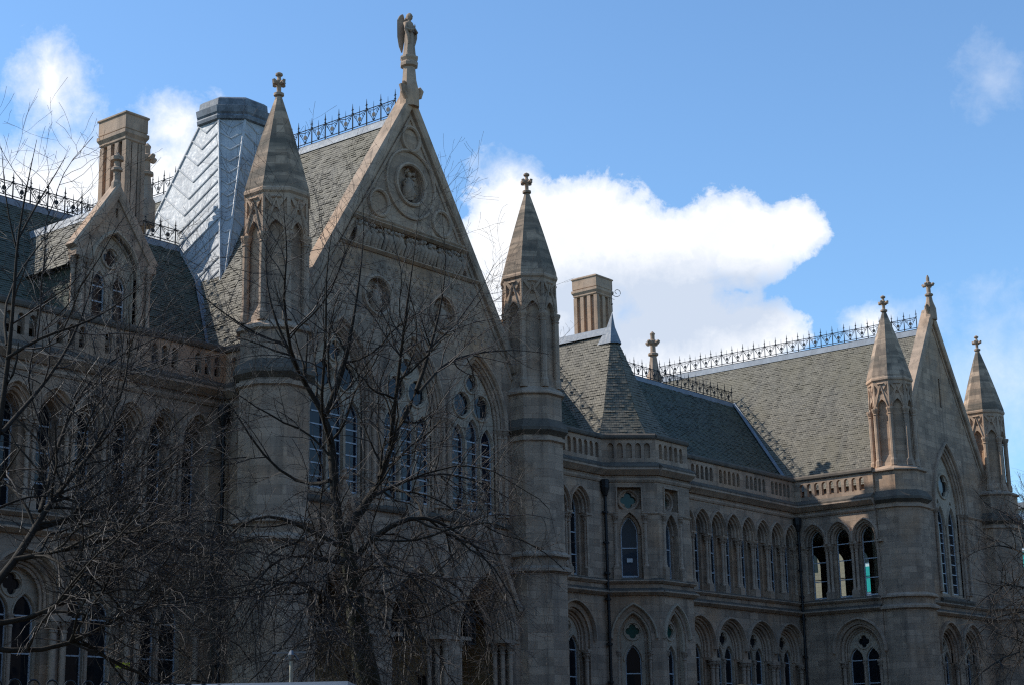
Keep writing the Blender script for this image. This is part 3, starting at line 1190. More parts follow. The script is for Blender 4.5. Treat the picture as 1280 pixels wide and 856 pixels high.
# carved frieze between the strings: a row of leaning foliage and figures
q = M()
FZ = FA(37.42)
r2 = random.Random(3)
u = XC - 3.25
while u < XC + 3.25:
    zz = 16.9
    hw = 2.75
    if abs(u - XC) < hw:
        hgt = r2.uniform(.6, .82)
        lean = r2.uniform(-.12, .12)
        q.tube([FZ.p(u, zz, -.02), FZ.p(u + lean * .5, zz + hgt * .5, -.15), FZ.p(u + lean, zz + hgt, -.03)], [r2.uniform(.06, .09), r2.uniform(.09, .14), .05], 7)
        q.lathe(FZ.p(u + lean * 1.2, zz + hgt * .86, -.16), [(.0, -.075), (.06, -.04), (.075, 0), (.05, .05), (0, .075)], 7)
        for k in range(2):
            a_ = r2.uniform(-1, 1)
            q.tube([FZ.p(u, zz + .25 + .2 * k, -.06), FZ.p(u + a_ * .12, zz + .33 + .2 * k, -.12), FZ.p(u + a_ * .2, zz + .25 + .25 * k, -.05)], [.03, .045, .02], 5)
    u += r2.uniform(.15, .22)
q.build('carved_frieze', 'carved', B, 50)


def roundel(F, c, v, r, outer, figure, seed):
    rr = random.Random(seed)
    q = M()
    q.circ_ring(F, c, v, r, [(0, .19 if figure else .02), (.0, -.07), (.05, -.12), (.11, -.10), (.14, -.03), (.14, .02)], 32)
    if outer:
        q.circ_ring(F, c, v, outer, [(0, .02), (0, -.05), (.05, -.10), (.10, -.08), (.12, .02)], 40)
    o = q.build('roundel', 'trim', B, 40)
    if figure:
        F = Fr(F.o + F.n * .17, F.u, F.n)
        g = M()
        # seated draped figure in relief with scrolls about it
        g.tube([F.p(c + .02 * r, v - .75 * r, -.02), F.p(c - .1 * r, v - .35 * r, -.10), F.p(c, v + .1 * r, -.12), F.p(c + .02 * r, v + .38 * r, -.07)], [.30 * r, .36 * r, .26 * r, .10 * r], 8)
        g.lathe(F.p(c + .03 * r, v + .56 * r, -.09), [(0, -.16 * r), (.11 * r, -.08 * r), (.15 * r, 0), (.12 * r, .1 * r), (0, .17 * r)], 9)
        for s_ in (-1, 1):
            g.tube([F.p(c + s_ * .16 * r, v + .28 * r, -.08), F.p(c + s_ * .46 * r, v + .05 * r, -.13), F.p(c + s_ * .28 * r, v - .16 * r, -.14)], [.1 * r, .1 * r, .07 * r], 6)
            g.tube([F.p(c + s_ * .12 * r, v - .25 * r, -.12), F.p(c + s_ * .32 * r, v - .45 * r, -.16), F.p(c + s_ * .24 * r, v - .82 * r, -.05)], [.16 * r, .16 * r, .1 * r], 6)
        for k in range(9):
            t = rr.uniform(0, 6.28)
            d0 = rr.uniform(.62, .85) * r
            g.tube([F.p(c + d0 * math.cos(t), v + d0 * math.sin(t), -.02), F.p(c + d0 * math.cos(t + .2), v + d0 * math.sin(t + .2), -.09),
                    F.p(c + d0 * .85 * math.cos(t + .4), v + d0 * .85 * math.sin(t + .4), -.03)], [.05 * r, .1 * r, .05 * r], 6)
        g.build('relief_figure', 'carved', o, 50)
    return o


roundel(FG, XC, 19.62, .68, 1.18, True, 1)
roundel(FG, XC, 21.30, .38, None, False, 2)
roundel(FG, XC - 1.62, 18.55, .40, None, False, 3)
roundel(FG, XC + 1.62, 18.55, .40, None, False, 4)
roundel(FG, XC - 1.68, 15.25, .60, None, True, 5)
roundel(FG, XC + 1.68, 15.25, .60, None, True, 6)
# diaper carving in the spandrels
q = M()
for i in range(-12, 13):
    for k in range(11):
        uu, vv = XC + i * .36 + (.18 if k % 2 else 0), 14.35 + k * .2
        if vv > 16.5 or abs(uu - XC) > hwf(vv) - .5:
            continue
        if any(math.hypot(uu - (XC + s_ * 1.68), vv - 15.25) < .86 for s_ in (-1, 1)):
            continue
        if any(math.hypot(uu - c, (vv - 12.6) * .9) < 1.75 for c in BIG):
            continue
        for t in range(4):
            a_ = math.pi / 4 + t * math.pi / 2
            q.lathe(FG.p(uu + .045 * math.cos(a_), vv + .045 * math.sin(a_), .012), [(0, -.05), (.045, -.025), (.05, 0), (.034, .035), (0, .05)], 5)
q.build('diaper_carving', 'carved', B)

# apex pedestal of the great gable
q = M()
ap = FG.p(XC, 22.9, .02)
q.lathe((ap[0], ap[1], 0), [octa(.34, 22.5), octa(.33, 23.1), octa(.25, 23.5), octa(.21, 24.01), octa(.3, 24.06), octa(.31, 24.18), octa(.25, 24.24), octa(.31, 24.36), octa(.31, 24.42)], 8, PH)
for s_ in (-1, 1):
    q.tube([(ap[0] + s_ * .25, ap[1] - .1, 22.75), (ap[0] + s_ * .42, ap[1] - .1, 23.0), (ap[0] + s_ * .46, ap[1] - .1, 23.2), (ap[0] + s_ * .36, ap[1] - .1, 23.32)], [.1, .1, .14, .1], 7)
q.build('statue_pedestal', 'trim', B)

# --- porch: three gableted arches in front of the great gable
FP = FA(37.08)
PC = [37.77, 41.2, 44.63]
gs = 1.86
out = [(35.75, GZ), (46.6, GZ), (46.6, 5.0)]
for c in PC[::-1]:
    out += [(c + 1.68, 8.25 - gs * 1.68), (c, 8.25), (c - 1.68, 8.25 - gs * 1.68)]
out += [(35.75, 5.0)]
clean = []
for p_ in out:
    if not clean or math.hypot(p_[0] - clean[-1][0], p_[1] - clean[-1][1]) > .12:
        clean.append(p_)
wall(FP, clean, [arch_poly(c, GZ + .05, DS, DA, DH, .42, 10) for c in PC], 0, .318, 'porch')
q = M()
for c in PC:
    for s_ in (-1, 1):
        a_ = (c + s_ * 1.62, 8.3 - gs * 1.62)
        ln = math.hypot(1, gs)
        nx, nz = s_ * gs / ln, 1 / ln
        rows = []
        for (u_, v_, top) in ((c, 8.25, True), (a_[0], a_[1], False)):
            row = []
            for d, o_ in ((-.10, -.04), (-.12, .12), (-.04, .2), (.31, .2), (.31, -.04)):
                row.append(FP.p(u_, v_ + o_ / nz, d) if top else FP.p(u_ + nx * o_, v_ + nz * o_, d))
            rows.append(row)
        q.grid(rows, True)
        q.tube([FP.p(c, 7.85, -.02), FP.p(a_[0], a_[1] - .4, -.02)], .055, 6)
    q.lathe(FP.p(c, 8.5, .1), [(.1, -.05), (.13, .05), (.07, .12), (.07, .3), (.16, .38), (.15, .46), (.06, .52), (.1, .62), (0, .7)], 8)
q.build('gablet_coping', 'trim', B)
for c in PC:                      # carved corbels at the feet of the gablets
    for s_ in (-1, 1):
        q = M()
        q.tube([FP.p(c + s_ * 1.60, 5.5, .02), FP.p(c + s_ * 1.60, 5.2, -.14), FP.p(c + s_ * 1.62, 4.95, -.10)], [.12, .17, .07], 8)
        q.lathe(FP.p(c + s_ * 1.6, 5.12, -.2), [(0, -.11), (.08, -.06), (.1, 0), (.07, .08), (0, .11)], 8)
        q.build('carved_corbel', 'carved', B, 50)
q = M()
for c in PC:
    for off, d in ((.42, .0), (.28, .22), (.14, .44), (.0, .66)):
        q.ring(FP, c, None, DS, DA, DH, [(off, d - .02), (off + .05, d - .06), (off + .1, d), (off + .14, d + .2), (off + .0, d + .24)], 12)
        q.ring(FP, c, None, DS, DA, DH, [(off - .07, d + .12), (off - .03, d + .05), (off + .03, d + .05), (off + .05, d + .2), (off - .05, d + .2)], 12)
    q.ring(FP, c, None, DS, DA, DH, [(.5, .02), (.5, -.09), (.56, -.13), (.6, -.1), (.62, .02)], 12, 1.66)
q.build('porch_moulding', 'trim', B)
for c in PC:
    for s_ in (-1, 1):
        for off, d in ((.36, .08), (.2, .3), (.04, .52)):
            column(FP, c + s_ * (DA + off), d, GZ + .6, DS - .12, .085, True, .95)
for c in PC:
    for s_ in (-1, 1):
        q = M()
        u0_, u1_ = sorted((c + s_ * (DA - .12), c + s_ * (DA + .72)))
        q.box(FP, u0_, u1_, DS - .12, DS, -.06, .75)
        q.box(FP, u0_, u1_, GZ, GZ + .6, -.05, .75)
        q.build('impost', 'trim', B)
# back wall of the porch, ochre and dry, with door openings
FI = FA(39.6)
doors = [rect(c - .75, c + .75, GZ + .03, 2.95) for c in PC]
wall(FI, rect(36.0, 46.4, GZ, 6.6), doors, 0, .3, 'porch_wall', 'ochre')
q = M()
for c in PC:
    q.box(FI, c - .85, c + .85, 2.95, 3.12, -.10, .05)
q.build('lintel', 'ochre', B)
q = M()
q.box(FI, 36.0, 36.2, GZ, 6.6, -1.9, 0)
q.box(FI, 46.2, 46.4, GZ, 6.6, -1.9, 0)
q.box(FI, 36.0, 46.4, 6.6, 6.75, -1.9, .3)
q.build('porch_vault', 'ochre', B)
for c in PC:
    q = M()
    for s_ in (-1, 1):
        x0, x1 = sorted((c + s_ * .02, c + s_ * .73))
        q.box(FI, x0, x1, GZ + .04, 2.93, .14, .2)
        for vv in (-.9, .3, 1.6):
            q.box(FI, x0 + .1, x1 - .1, vv, vv + .9, .12, .142)
    q.build('door', 'oak', B)

# --- left flank of the great gable (facing the left wing)
FL = FS(35.2)
wall(FL, rect(-40.0, -37.3, GZ, 11.95), [arch_poly(-38.75, UV, US, UA, UH, .16)], 0, .3)
wall(FL, rect(-39.98, -37.3, GZ, 11.9), [arch_poly(-38.75, UV, US, UA, UH)], .302, .5, 'inner_wall')
lancet_window(FL, [(-38.75, UV + .06, US, UA, UH)], .4, 'glass', (8.05, 8.95, UC))
strings(FL, -40.0, -37.6)
balustrade(FL, -40.0, -37.6, None, .5, .38, .2)
q = M()
q.ring(FL, -38.75, None, US, UA, UH, [(.225, .02), (.225, -.05), (.255, -.10), (.29, -.10), (.30, -.06), (.30, .02)], 8)
q.build('arch_moulding', 'trim', B)

# --- right gable
FR = FA(35.2)
XR = 78.42
gable(FR, XR, 21.55, 1.575, 73.6, 83.2,
      [arch_poly(78.75, 7.35, 11.7, 1.35, 2.85, .25, 12), rect(78.66, 78.84, 17.0, 18.5)] + [arch_poly(c, .2, GS, .78, GH, .2, 10) for c in (77.5, 80.0)],
      [arch_poly(78.75, 7.5, 11.7, 1.35, 2.85, 0, 12)] + [arch_poly(c, .4, GS, .78, GH, 0, 10) for c in (77.5, 80.0)])
q = M()
q.ring(FR, 78.75, 11.6, 11.7, 1.35, 2.85, [(.42, .02), (.42, -.08), (.47, -.15), (.54, -.15), (.57, -.08), (.57, .02)], 14)
q.ring(FR, 78.75, 7.4, 11.7, 1.35, 2.85, [(.25, .06), (.18, .02), (.11, .08), (.11, .19), (.25, .19)], 14)
q.ring(FR, 78.75, 7.4, 11.7, 1.35, 2.85, [(.0, .26), (.0, .18), (.05, .12), (.11, .18), (.11, .26)], 14)
q.mould(FR, 73.8, 78.75 - 1.9, STR_PROF(11.55, .16, .1))
q.mould(FR, 78.75 + 1.9, 83.0, STR_PROF(11.55, .16, .1))
q.build('arch_moulding', 'trim', B)
q = M()
lights = [(78.75 - .62, 7.6, 11.0, .42, .95), (78.75 + .62, 7.6, 11.0, .42, .95)]
q.plate(FR, arch_poly(78.75, 7.5, 11.7, 1.35, 2.85, -.004, 12), [arch_poly(x, s_ + .001, v, w_, hh, 0, 6) for x, s_, v, w_, hh in lights] + [foil(78.75, 13.0, .56, 4), foil(78.75 - .72, 12.15, .13, 3, None, 18), foil(78.75 + .72, 12.15, .13, 3, None, 18)], .27, .40)
q.circ_ring(FR, 78.75, 13.0, .56, [(.0, .28), (.03, .2), (.10, .2), (.13, .28)], 28)
for x, s_, v, w_, hh in lights:
    q.ring(FR, x, None, v, w_, hh, [(.0, .28), (.03, .2), (.09, .2), (.12, .28)], 8)
q.box(FR, 78.75 - .09, 78.75 + .09, 7.5, 11.0, .18, .28)
q.build('tracery', 'pale', B)
lancet_window(FR, lights, .35, 'glass', tuple(8.1 + .5 * i for i in range(7)), .05)
p = M()
p.plate(FR, circle(78.75, 13.0, .58), [], .37)
p.plate(FR, circle(78.75 - .72, 12.15, .15), [], .37)
p.plate(FR, circle(78.75 + .72, 12.15, .15), [], .37)
p.build('pane', 'glass', B)
for s_ in (-1, 1):
    column(FR, 78.75 + s_ * 1.52, .10, 7.6, 11.7, .085)
    column(FR, 78.75 + s_ * 1.75, -.05, 7.6, 11.7, .085)
q = M()
q.mould(FR, 78.75 - 1.85, 78.75 + 1.85, [(-.5, 7.1), (.10, 7.1), (.16, 7.2), (.16, 7.28), (-.5, 7.55)])
q.build('sill', 'sooty', B)
strings(FR, 73.8, 83.0, 0, False)
ground_trim(FR, [77.5, 80.0], .78, GH, True)
for c in (77.5, 80.0):
    two_light(FR, c, .78)
# apex cross of the right gable
q = M()
ap = FR.p(XR, 0, .0)
q.lathe((ap[0], ap[1], 0), [octa(.30, 21.5), octa(.28, 22.1), octa(.16, 22.5), octa(.13, 22.75), octa(.2, 22.8), octa(.2, 22.88), octa(.1, 22.94), octa(.1, 23.3), octa(.15, 23.34), octa(.15, 23.5), octa(.08, 23.55), octa(.08, 23.75), octa(.03, 23.9)], 8, PH)
for i in range(4):
    t = i * math.pi / 2 + math.pi / 4 * 0
    q.tube([(ap[0] + .08 * math.cos(t), ap[1] + .08 * math.sin(t), 23.36), (ap[0] + .26 * math.cos(t), ap[1] + .26 * math.sin(t), 23.36), (ap[0] + .32 * math.cos(t), ap[1] + .32 * math.sin(t), 23.44)], [.08, .09, .06], 7)
for s_ in (-1, 1):
    q.tube([(ap[0] + s_ * .22, ap[1], 21.8), (ap[0] + s_ * .36, ap[1], 22.0), (ap[0] + s_ * .40, ap[1], 22.15), (ap[0] + s_ * .3, ap[1], 22.22)], [.08, .09, .12, .08], 7)
q.build('finial', 'carved', B, 40)


# --- roofs of individually laid slates
def slates(q, A, Bq, C, D, seed, course=.135, wid=.20):
    A, Bq, C, D = map(Vector, (A, Bq, C, D))
    rr = random.Random(seed)
    nrm = (Bq - A).cross(D - A).normalized()
    if nrm.z < 0:
        nrm = -nrm
    ux = (Bq - A).normalized()
    up = nrm.cross(ux).normalized()
    ln = ((D - A).dot(up) if abs((D - A).dot(up)) > 0 else (D - A).length)
    n = max(1, int(round(abs(ln) / course)))
    for i in range(n):
        t0, t1 = i / n, (i + 1) / n
        L0, R0 = A.lerp(D, t0), Bq.lerp(C, t0)
        L1, R1 = A.lerp(D, t1), Bq.lerp(C, t1)
        w_ = (R0 - L0).length
        s0 = (L0 - A).dot(ux)
        s0b = s0 + w_
        off = wid / 2 if i % 2 else 0
        cuts = [0.0]
        k = math.floor((s0 - off) / wid) + 1
        while k * wid + off < s0b:
            cuts.append((k * wid + off - s0) / max(w_, 1e-6))
            k += 1
        cuts.append(1.0)
        for a_, b_ in zip(cuts, cuts[1:]):
            if b_ - a_ < 1e-4:
                continue
            lf = .010 + rr.random() ** 3 * .026
            tl = rr.uniform(-.012, .012)
            p0 = L0.lerp(R0, a_) + nrm * lf - up * rr.uniform(0, .012)
            p1 = L0.lerp(R0, b_) + nrm * (lf + tl * .5) - up * rr.uniform(0, .012)
            p2 = L1.lerp(R1, b_) + nrm * .004
            p3 = L1.lerp(R1, a_) + nrm * .004
            u0_, u1_ = s0 + a_ * w_, s0 + b_ * w_
            v0_, v1_ = i * course + .004, (i + 1) * course - .004
            q.face([tuple(p0), tuple(p1), tuple(p2), tuple(p3)], [(u0_, v0_), (u1_, v0_), (u1_, v1_), (u0_, v1_)])
            g0, g1 = p0 - nrm * (lf + .01), p1 - nrm * (lf + .01)
            q.face([tuple(g0), tuple(g1), tuple(p1), tuple(p0)], [(u0_, v0_), (u1_, v0_), (u1_, v0_ + .002), (u0_, v0_ + .002)])


def ridge_lead(pts, wdt=.22, name='lead_ridge', parent=None):
    q = M()
    a, b = Vector(pts[0]), Vector(pts[1])
    dr = (b - a).normalized()
    side = dr.cross(Vector((0, 0, 1))).normalized()
    rows = []
    for p_ in (a, b):
        rows.append([p_ - side * wdt + Vector((0, 0, -wdt * 1.15)), p_ - side * .09 + Vector((0, 0, .03)), p_ - side * .05 + Vector((0, 0, .10)), p_ + side * .05 + Vector((0, 0, .10)),
                     p_ + side * .09 + Vector((0, 0, .03)), p_ + side * wdt + Vector((0, 0, -wdt * 1.15))])
    q.grid(rows)
    return q.build(name, 'lead_ridge', parent or B)


def cresting(a, b, parent, pitch=.70, h=.95, big=True):
    a, b = Vector(a), Vector(b)
    d = (b - a)
    L = d.length
    d.normalize()
    n = int(round(L / pitch))
    st = L / n
    q = M()
    P = lambda s_, z: tuple(a + d * s_ + Vector((0, 0, z)))
    for z in (.05, .14, h * .62):
        q.bar(P(0, z), P(L, z), .019)
    for i in range(n + 1):
        s_ = i * st
        q.tube([P(s_, 0), P(s_, h * .8), P(s_, h)], [.027, .022, .006], 5)
        for z, r in ((h * .66, .05), (h * .8, .035), (.18, .03)):
            q.lathe(P(s_, z), [(0, -r * .6), (r, 0), (0, r * .6)], 6)
        q.bar(P(s_ - .06, h * .78), P(s_ + .06, h * .78), .012)
        if i < n:
            m_ = s_ + st / 2
            q.bar(P(s_ + .02, h * .62), P(m_, .16), .0145)
            q.bar(P(s_ + st - .02, h * .62), P(m_, .16), .0145)
            q.bar(P(s_, h * .60), P(m_, h * .52), .0145)
            q.bar(P(s_ + st, h * .60), P(m_, h * .52), .0145)
            q.tube([P(m_, .14), P(m_, h * .65), P(m_, h * .84)], [.017, .015, .005], 4)
            # pierced flower on its stem
            rows = []
            for k in range(8):
                t = 2 * math.pi * k / 8
                rows.append(P(m_ + 0.088 * math.cos(t), h * .36 + 0.088 * math.sin(t)))
            side = d.cross(Vector((0, 0, 1)))
            q.grid([[tuple(Vector(r) + side * .012) for r in rows], [tuple(Vector(r) - side * .012) for r in rows]], True)
            for sg in (-1, 1):      # scrolls
                cx_ = m_ + sg * st * .27
                pts = []
                for k in range(8):
                    t = k * .9
                    r = .075 * (1 - k / 10)
                    pts.append(P(cx_ + sg * r * math.cos(t), h * .46 + r * math.sin(t)))
                q.tube(pts, .013, 4)
            q.bar(P(m_ - .06, .2), P(m_ + .06, .2), .02)
    return q.build('ridge_cresting', 'iron', parent)


ZE, ZR = 12.62, 18.40           # wing eaves (behind the parapet) and ridge
for x0, x1, seed in ((21.0, 40.5, 1), (47.2, 77.2, 2)):
    q = M()
    slates(q, (x0, 40.62, ZE), (x1, 40.62, ZE), (x1, 46.1, ZR), (x0, 46.1, ZR), seed)
    slates(q, (x1, 51.6, ZE), (x0, 51.6, ZE), (x0, 46.1, ZR), (x1, 46.1, ZR), seed + 50, .27, .40)
    roof = q.build('roof', 'slate_green', B)
    ridge_lead(((x0, 46.1, ZR), (x1 - (0 if x0 < 30 else .6), 46.1, ZR)), .2, 'lead_ridge', roof)
    cresting((x0 + .3, 46.1, ZR + .08), (x1 - (1.8 if x0 < 30 else .7), 46.1, ZR + .08), roof, .70, 1.0)
    q = M()
    q.box(FA(0), x0, x1, GZ, ZE, 50.9, 51.4)
    q.box(FA(0), x0, x1, ZE - .2, ZE - .05, 40.2, 51.4)
    q.box(FA(0), x0, x0 + .4, GZ, ZE - .21, 40.6, 50.88)
    q.build('rear_wall', 'stone', B)
for xr, zr, ya, yb, hw, seed in ((41.2, 22.25, 37.95, 82, 5.95, 3), (78.2, 20.98, 35.75, 52, 5.3, 4)):
    ze = zr - 1.58 * hw
    q = M()
    slates(q, (xr - hw, yb, ze), (xr - hw, ya, ze), (xr, ya, zr), (xr, yb, zr), seed)
    slates(q, (xr + hw, ya, ze), (xr + hw, yb, ze), (xr, yb, zr), (xr, ya, zr), seed + 40, .27, .40)
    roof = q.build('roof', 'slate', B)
    ridge_lead(((xr, yb, zr), (xr, ya, zr)), .2, 'lead_ridge', roof)
    cresting((xr, yb - .2, zr + .08), (xr, ya + .15, zr + .08), roof, .70, 1.08)
    q = M()
    q.box(FA(0), xr - hw + .1, xr - hw + .4, 11.0 if xr < 60 else 12.0, ze + .02, ya, yb)
    q.box(FA(0), xr + hw - .4, xr + hw - .1, GZ if xr < 60 else 12.61, ze + .02, ya, yb)
    q.box(FA(0), xr - hw + .1, xr + hw - .1, GZ, ze, yb - .4, yb - .02)
    q.build('rear_wall', 'stone', B)
# --- bay roof: hipped, with a lead cap and a weather vane
q = M()
AP, BK = (58.6, 41.25, 18.38), (58.6, 46.1, 18.38)
e0, e1, e2, e3, e4 = (56.0, 46.1, 12.75), (56.0, 40.35, 12.75), (57.5, 38.72, 12.75), (59.7, 38.72, 12.75), (61.2, 40.35, 12.75)
mid = lambda e, a, t, k: tuple(e[i] + (a[i] - e[i]) * (t if i == 2 else t + k) for i in range(3))
kk, tt = .09, .30
m1, m2, m3, m4 = (mid(e, AP, tt, kk) for e in (e1, e2, e3, e4))
m0 = (m1[0], 46.1, m1[2])
for i, quad in enumerate(((e0, e1, m1, m0), (m0, m1, AP, BK), (e1, e2, m2, m1), (m1, m2, AP, AP), (e2, e3, m3, m2), (m2, m3, AP, AP), (e3, e4, m4, m3), (m3, m4, AP, AP))):
    slates(q, *quad, 60 + i)
roof = q.build('roof', 'slate', B)
q = M()
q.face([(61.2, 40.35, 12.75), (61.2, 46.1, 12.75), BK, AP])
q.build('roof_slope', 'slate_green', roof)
ridge_lead((BK, (58.6, 41.2, 18.38)), .22, 'lead_ridge', roof)
q = M()
tip = (58.6, 41.2, 19.15)
base = [mid(e, AP, .87, .0) for e in (e1, e2, e3, e4)]
base = [(58.28, 41.85, 17.7)] + [(b[0] + (b[0] - 58.6) * .12, b[1] - .05, b[2] + .04) for b in base] + [(58.92, 41.85, 17.7)]
rows = [base, [((b[0] - 58.6) * .35 + 58.6, (b[1] - 41.25) * .35 + 41.25, 18.45) for b in base], [tip] * len(base)]
q.grid([[tuple(p) for p in r] for r in rows])
q.build('lead_cap', 'lead_ridge', roof)
q = M()
q.tube([tip, (58.6, 41.2, 20.35)], [.03, .012], 6)
pts = []
for k in range(15):
    t = k * .55
    r = .24 * (1 - k / 18)
    pts.append((58.6 + .2 + r * math.cos(math.pi + t) * .8, 41.2 - r * math.cos(math.pi + t) * .6 - .15, 20.05 + r * math.sin(math.pi + t)))
q.tube(pts, .014, 5)
q.lathe((58.6, 41.2, 19.5), [(0, -.06), (.06, 0), (0, .06)], 8)
q.bar((58.4, 41.2, 19.75), (58.8, 41.2, 19.75), .012)
q.build('weather_vane', 'iron', roof)
# lead valleys where the wings meet the steep roofs
for P0, P1 in (((72.98, 41.0, 13.05), (76.62, 46.1, 18.46)), ((35.45, 41.0, 13.05), (38.8, 46.1, 18.46))):
    q = M()
    a, b = Vector(P0), Vector(P1)
    n1 = Vector((0, -.72, .69))
    n2 = Vector((-.845, 0, .535))
    rows = []
    for p_ in (a, b):
        e_ = (b - a).normalized()
        rows.append([p_ + e_.cross(n1) * -.16 + n1 * .05, p_ + (n1 + n2) * .035, p_ + e_.cross(n2) * .13 + n2 * .05])
    q.grid(rows)
    q.build('lead_valley', 'lead_ridge', B)
a, b = Vector((56.0, 40.75, 12.95)), Vector((55.2, 42.0, 14.1))
q = M()
a, b = (49.6, 40.75, 13.3), (49.2, 41.3, 14.6)
q.tube([(52.0, 40.5, 13.25), (51.2, 41.2, 14.5)], .1, 5)
q.build('lead_hip', 'lead', B)


# --- chimneys
def chimney(x0, x1, y0, y1, zb, zt, label=None):
    q = M()
    F0 = FA(0)
    q.box(F0, x0 + .12, x1 - .12, zb, zt - .9, y0 + .12, y1 - .12)
    q.box(F0, x0, x1, zb, zb + (zt - zb) * .18, y0, y1)
    ch = q.build('chimney', 'stone', B)
    if label:
        ch['label'] = label
    q = M()
    z0, z1 = zb + (zt - zb) * .18, zt - 1.02
    n = 4
    for i in range(n):      # vertical ribs of the stack
        t = (i + .5) / n
        yy = y0 + .06 + (y1 - y0 - .12) * (i / (n - 1))
        q.box(F0, x0, x0 + .14, z0 - .01, z1, yy - .10, yy + .10)
        q.box(F0, x1 - .14, x1, z0 - .01, z1, yy - .10, yy + .10)
    for i in range(3):
        xx = x0 + .14 + (x1 - x0 - .28) * (i / 2)
        q.box(F0, xx - .11, xx + .11, z0 - .01, z1, y0 + .001, y0 + .14)
        q.box(F0, xx - .11, xx + .11, z0 - .01, z1, y1 - .14, y1 - .001)
    q.build('chimney_rib', 'trim', ch)
    q = M()
    lay = [(-.02, zt - 1.02), (.03, zt - .97), (.03, zt - .9), (.10, zt - .78), (.10, zt - .66), (.02, zt - .64), (.06, zt - .60), (.06, zt - .14), (.10, zt - .10), (.10, zt - .05), (.02, zt)]
    rows = [[(x0 - o, y0 - o, z), (x1 + o, y0 - o, z), (x1 + o, y1 + o, z), (x0 - o, y1 + o, z)] for o, z in lay]
    q.grid(rows, True)
    q.build('chimney_cap', 'trim', ch)
    q = M()
    q.box(F0, x0 + .1, x1 - .1, zt + .001, zt + .05, y0 + .1, y1 - .1)
    q.build('flue_top', 'sooty', ch)


chimney(32.5, 33.3, 42.1, 43.4, 16.4, 21.05)
chimney(64.4, 65.65, 46.2, 47.55, 17.6, 23.15)


def ridge_finial(x, y, z0, h):
    q = M()
    c = (x, y, z0)
    k = h / 2.5
    q.lathe(c, [octa(.34 * k, -.6), octa(.34 * k, .3 * k), octa(.26 * k, .42 * k), octa(.17 * k, 1.1 * k), octa(.15 * k, 1.25 * k), octa(.24 * k, 1.3 * k), octa(.24 * k, 1.4 * k),
                octa(.13 * k, 1.46 * k), octa(.12 * k, 1.8 * k), octa(.17 * k, 1.86 * k), octa(.17 * k, 2.04 * k), octa(.1 * k, 2.1 * k), octa(.1 * k, 2.3 * k), octa(.13 * k, 2.38 * k), octa(.03, 2.5 * k)], 8, PH)
    for i in range(4):
        t = i * math.pi / 2
        q.tube([(x + .1 * k * math.cos(t), y + .1 * k * math.sin(t), z0 + 1.92 * k), (x + .3 * k * math.cos(t), y + .3 * k * math.sin(t), z0 + 1.92 * k), (x + .38 * k * math.cos(t), y + .38 * k * math.sin(t), z0 + 2.0 * k)], [.1 * k, .11 * k, .07 * k], 6)
    q.build('finial', 'carved', B, 40)


ridge_finial(69.8, 46.6, 18.7, 2.6)
ridge_finial(36.98, 46.6, 19.7, 2.6)
q = M()                            # gabled coping that carries the left finial
for s_ in (1,):
    q.grid([[(36.65, 46.6, 20.0), (37.3, 46.6, 20.0), (37.3, 46.6, 19.6), (36.65, 46.6, 19.6)], [(36.65, 46.6 + s_ * 2.2, 16.9), (37.3, 46.6 + s_ * 2.2, 16.9), (37.3, 46.6 + s_ * 2.2, 16.4), (36.65, 46.6 + s_ * 2.2, 16.4)]], True)
q.build('coping', 'trim', B)

# --- lead-clad ventilation tower
TX, TY = 40.8, 46.2


def tower_ring(z):
    t = (23.9 - z) / 8.4
    a = 1.2 + 2.26 * t
    c = max(.7 * (1 - t), .02)
    return [(TX - a, TY + a - c, z), (TX - a, TY - a + c, z), (TX - a + c, TY - a, z), (TX + a - c, TY - a, z), (TX + a, TY - a + c, z), (TX + a, TY + a - c, z), (TX + a - c, TY + a, z), (TX - a + c, TY + a, z)]


q = M()
q.grid([tower_ring(z) for z in (15.5, 18, 20, 22, 23.9)], True)
tw = q.build('ventilation_tower', 'lead', B)
q = M()
r0, r1 = tower_ring(15.6), tower_ring(23.85)
for i in range(8):                # rolls on the arrises
    q.tube([r0[i], r1[i]], .06, 6)
q.build('corner_roll', 'lead', tw)
q = M()
for i in range(8):
    A0, B0, A1, B1 = Vector(r0[i]), Vector(r0[(i + 1) % 8]), Vector(r1[i]), Vector(r1[(i + 1) % 8])
    nrm = (B0 - A0 if (B0 - A0).length > .2 else B1 - A1).cross(A1 - A0).normalized()
    ctr = (A1 + B1) / 2 - Vector((TX, TY, 23.9))
    if nrm.dot(ctr) < 0:
        nrm = -nrm
    k = 0
    zt = .99
    n = 15
    for j in range(n):
        tb = .985 - .068 * j          # height where the chevron meets the arrises
        half = .5
        lo = tb - .06 * (1 + .9 * j / n)
        if lo < .02:
            break
        L_, R_ = A0.lerp(A1, tb), B0.lerp(B1, tb)
        C_ = ((A0 + B0) / 2).lerp((A1 + B1) / 2, lo) if (i % 2 == 1 or True) else L_
        wdt = (L_ - R_).length
        C_ = ((A0 + B0) / 2).lerp((A1 + B1) / 2, tb - wdt * .5 * .75 / 8.4)
        q.tube([L_ + nrm * .005, C_ + nrm * .005], .038, 5)
        q.tube([R_ + nrm * .005, C_ + nrm * .005], .038, 5)
q.build('chevron_roll', 'lead', tw)
q = M()
oc = [octa(1.2, 23.72), octa(1.36, 23.78), octa(1.38, 23.9), octa(1.33, 23.98), octa(1.38, 24.06), octa(1.42, 24.30), octa(1.30, 24.36), octa(1.28, 24.62), octa(1.16, 24.72), octa(.2, 24.8)]
q.lathe((TX, TY, 0), oc, 8, PH)
q.build('tower_cap', 'lead_dark', tw)

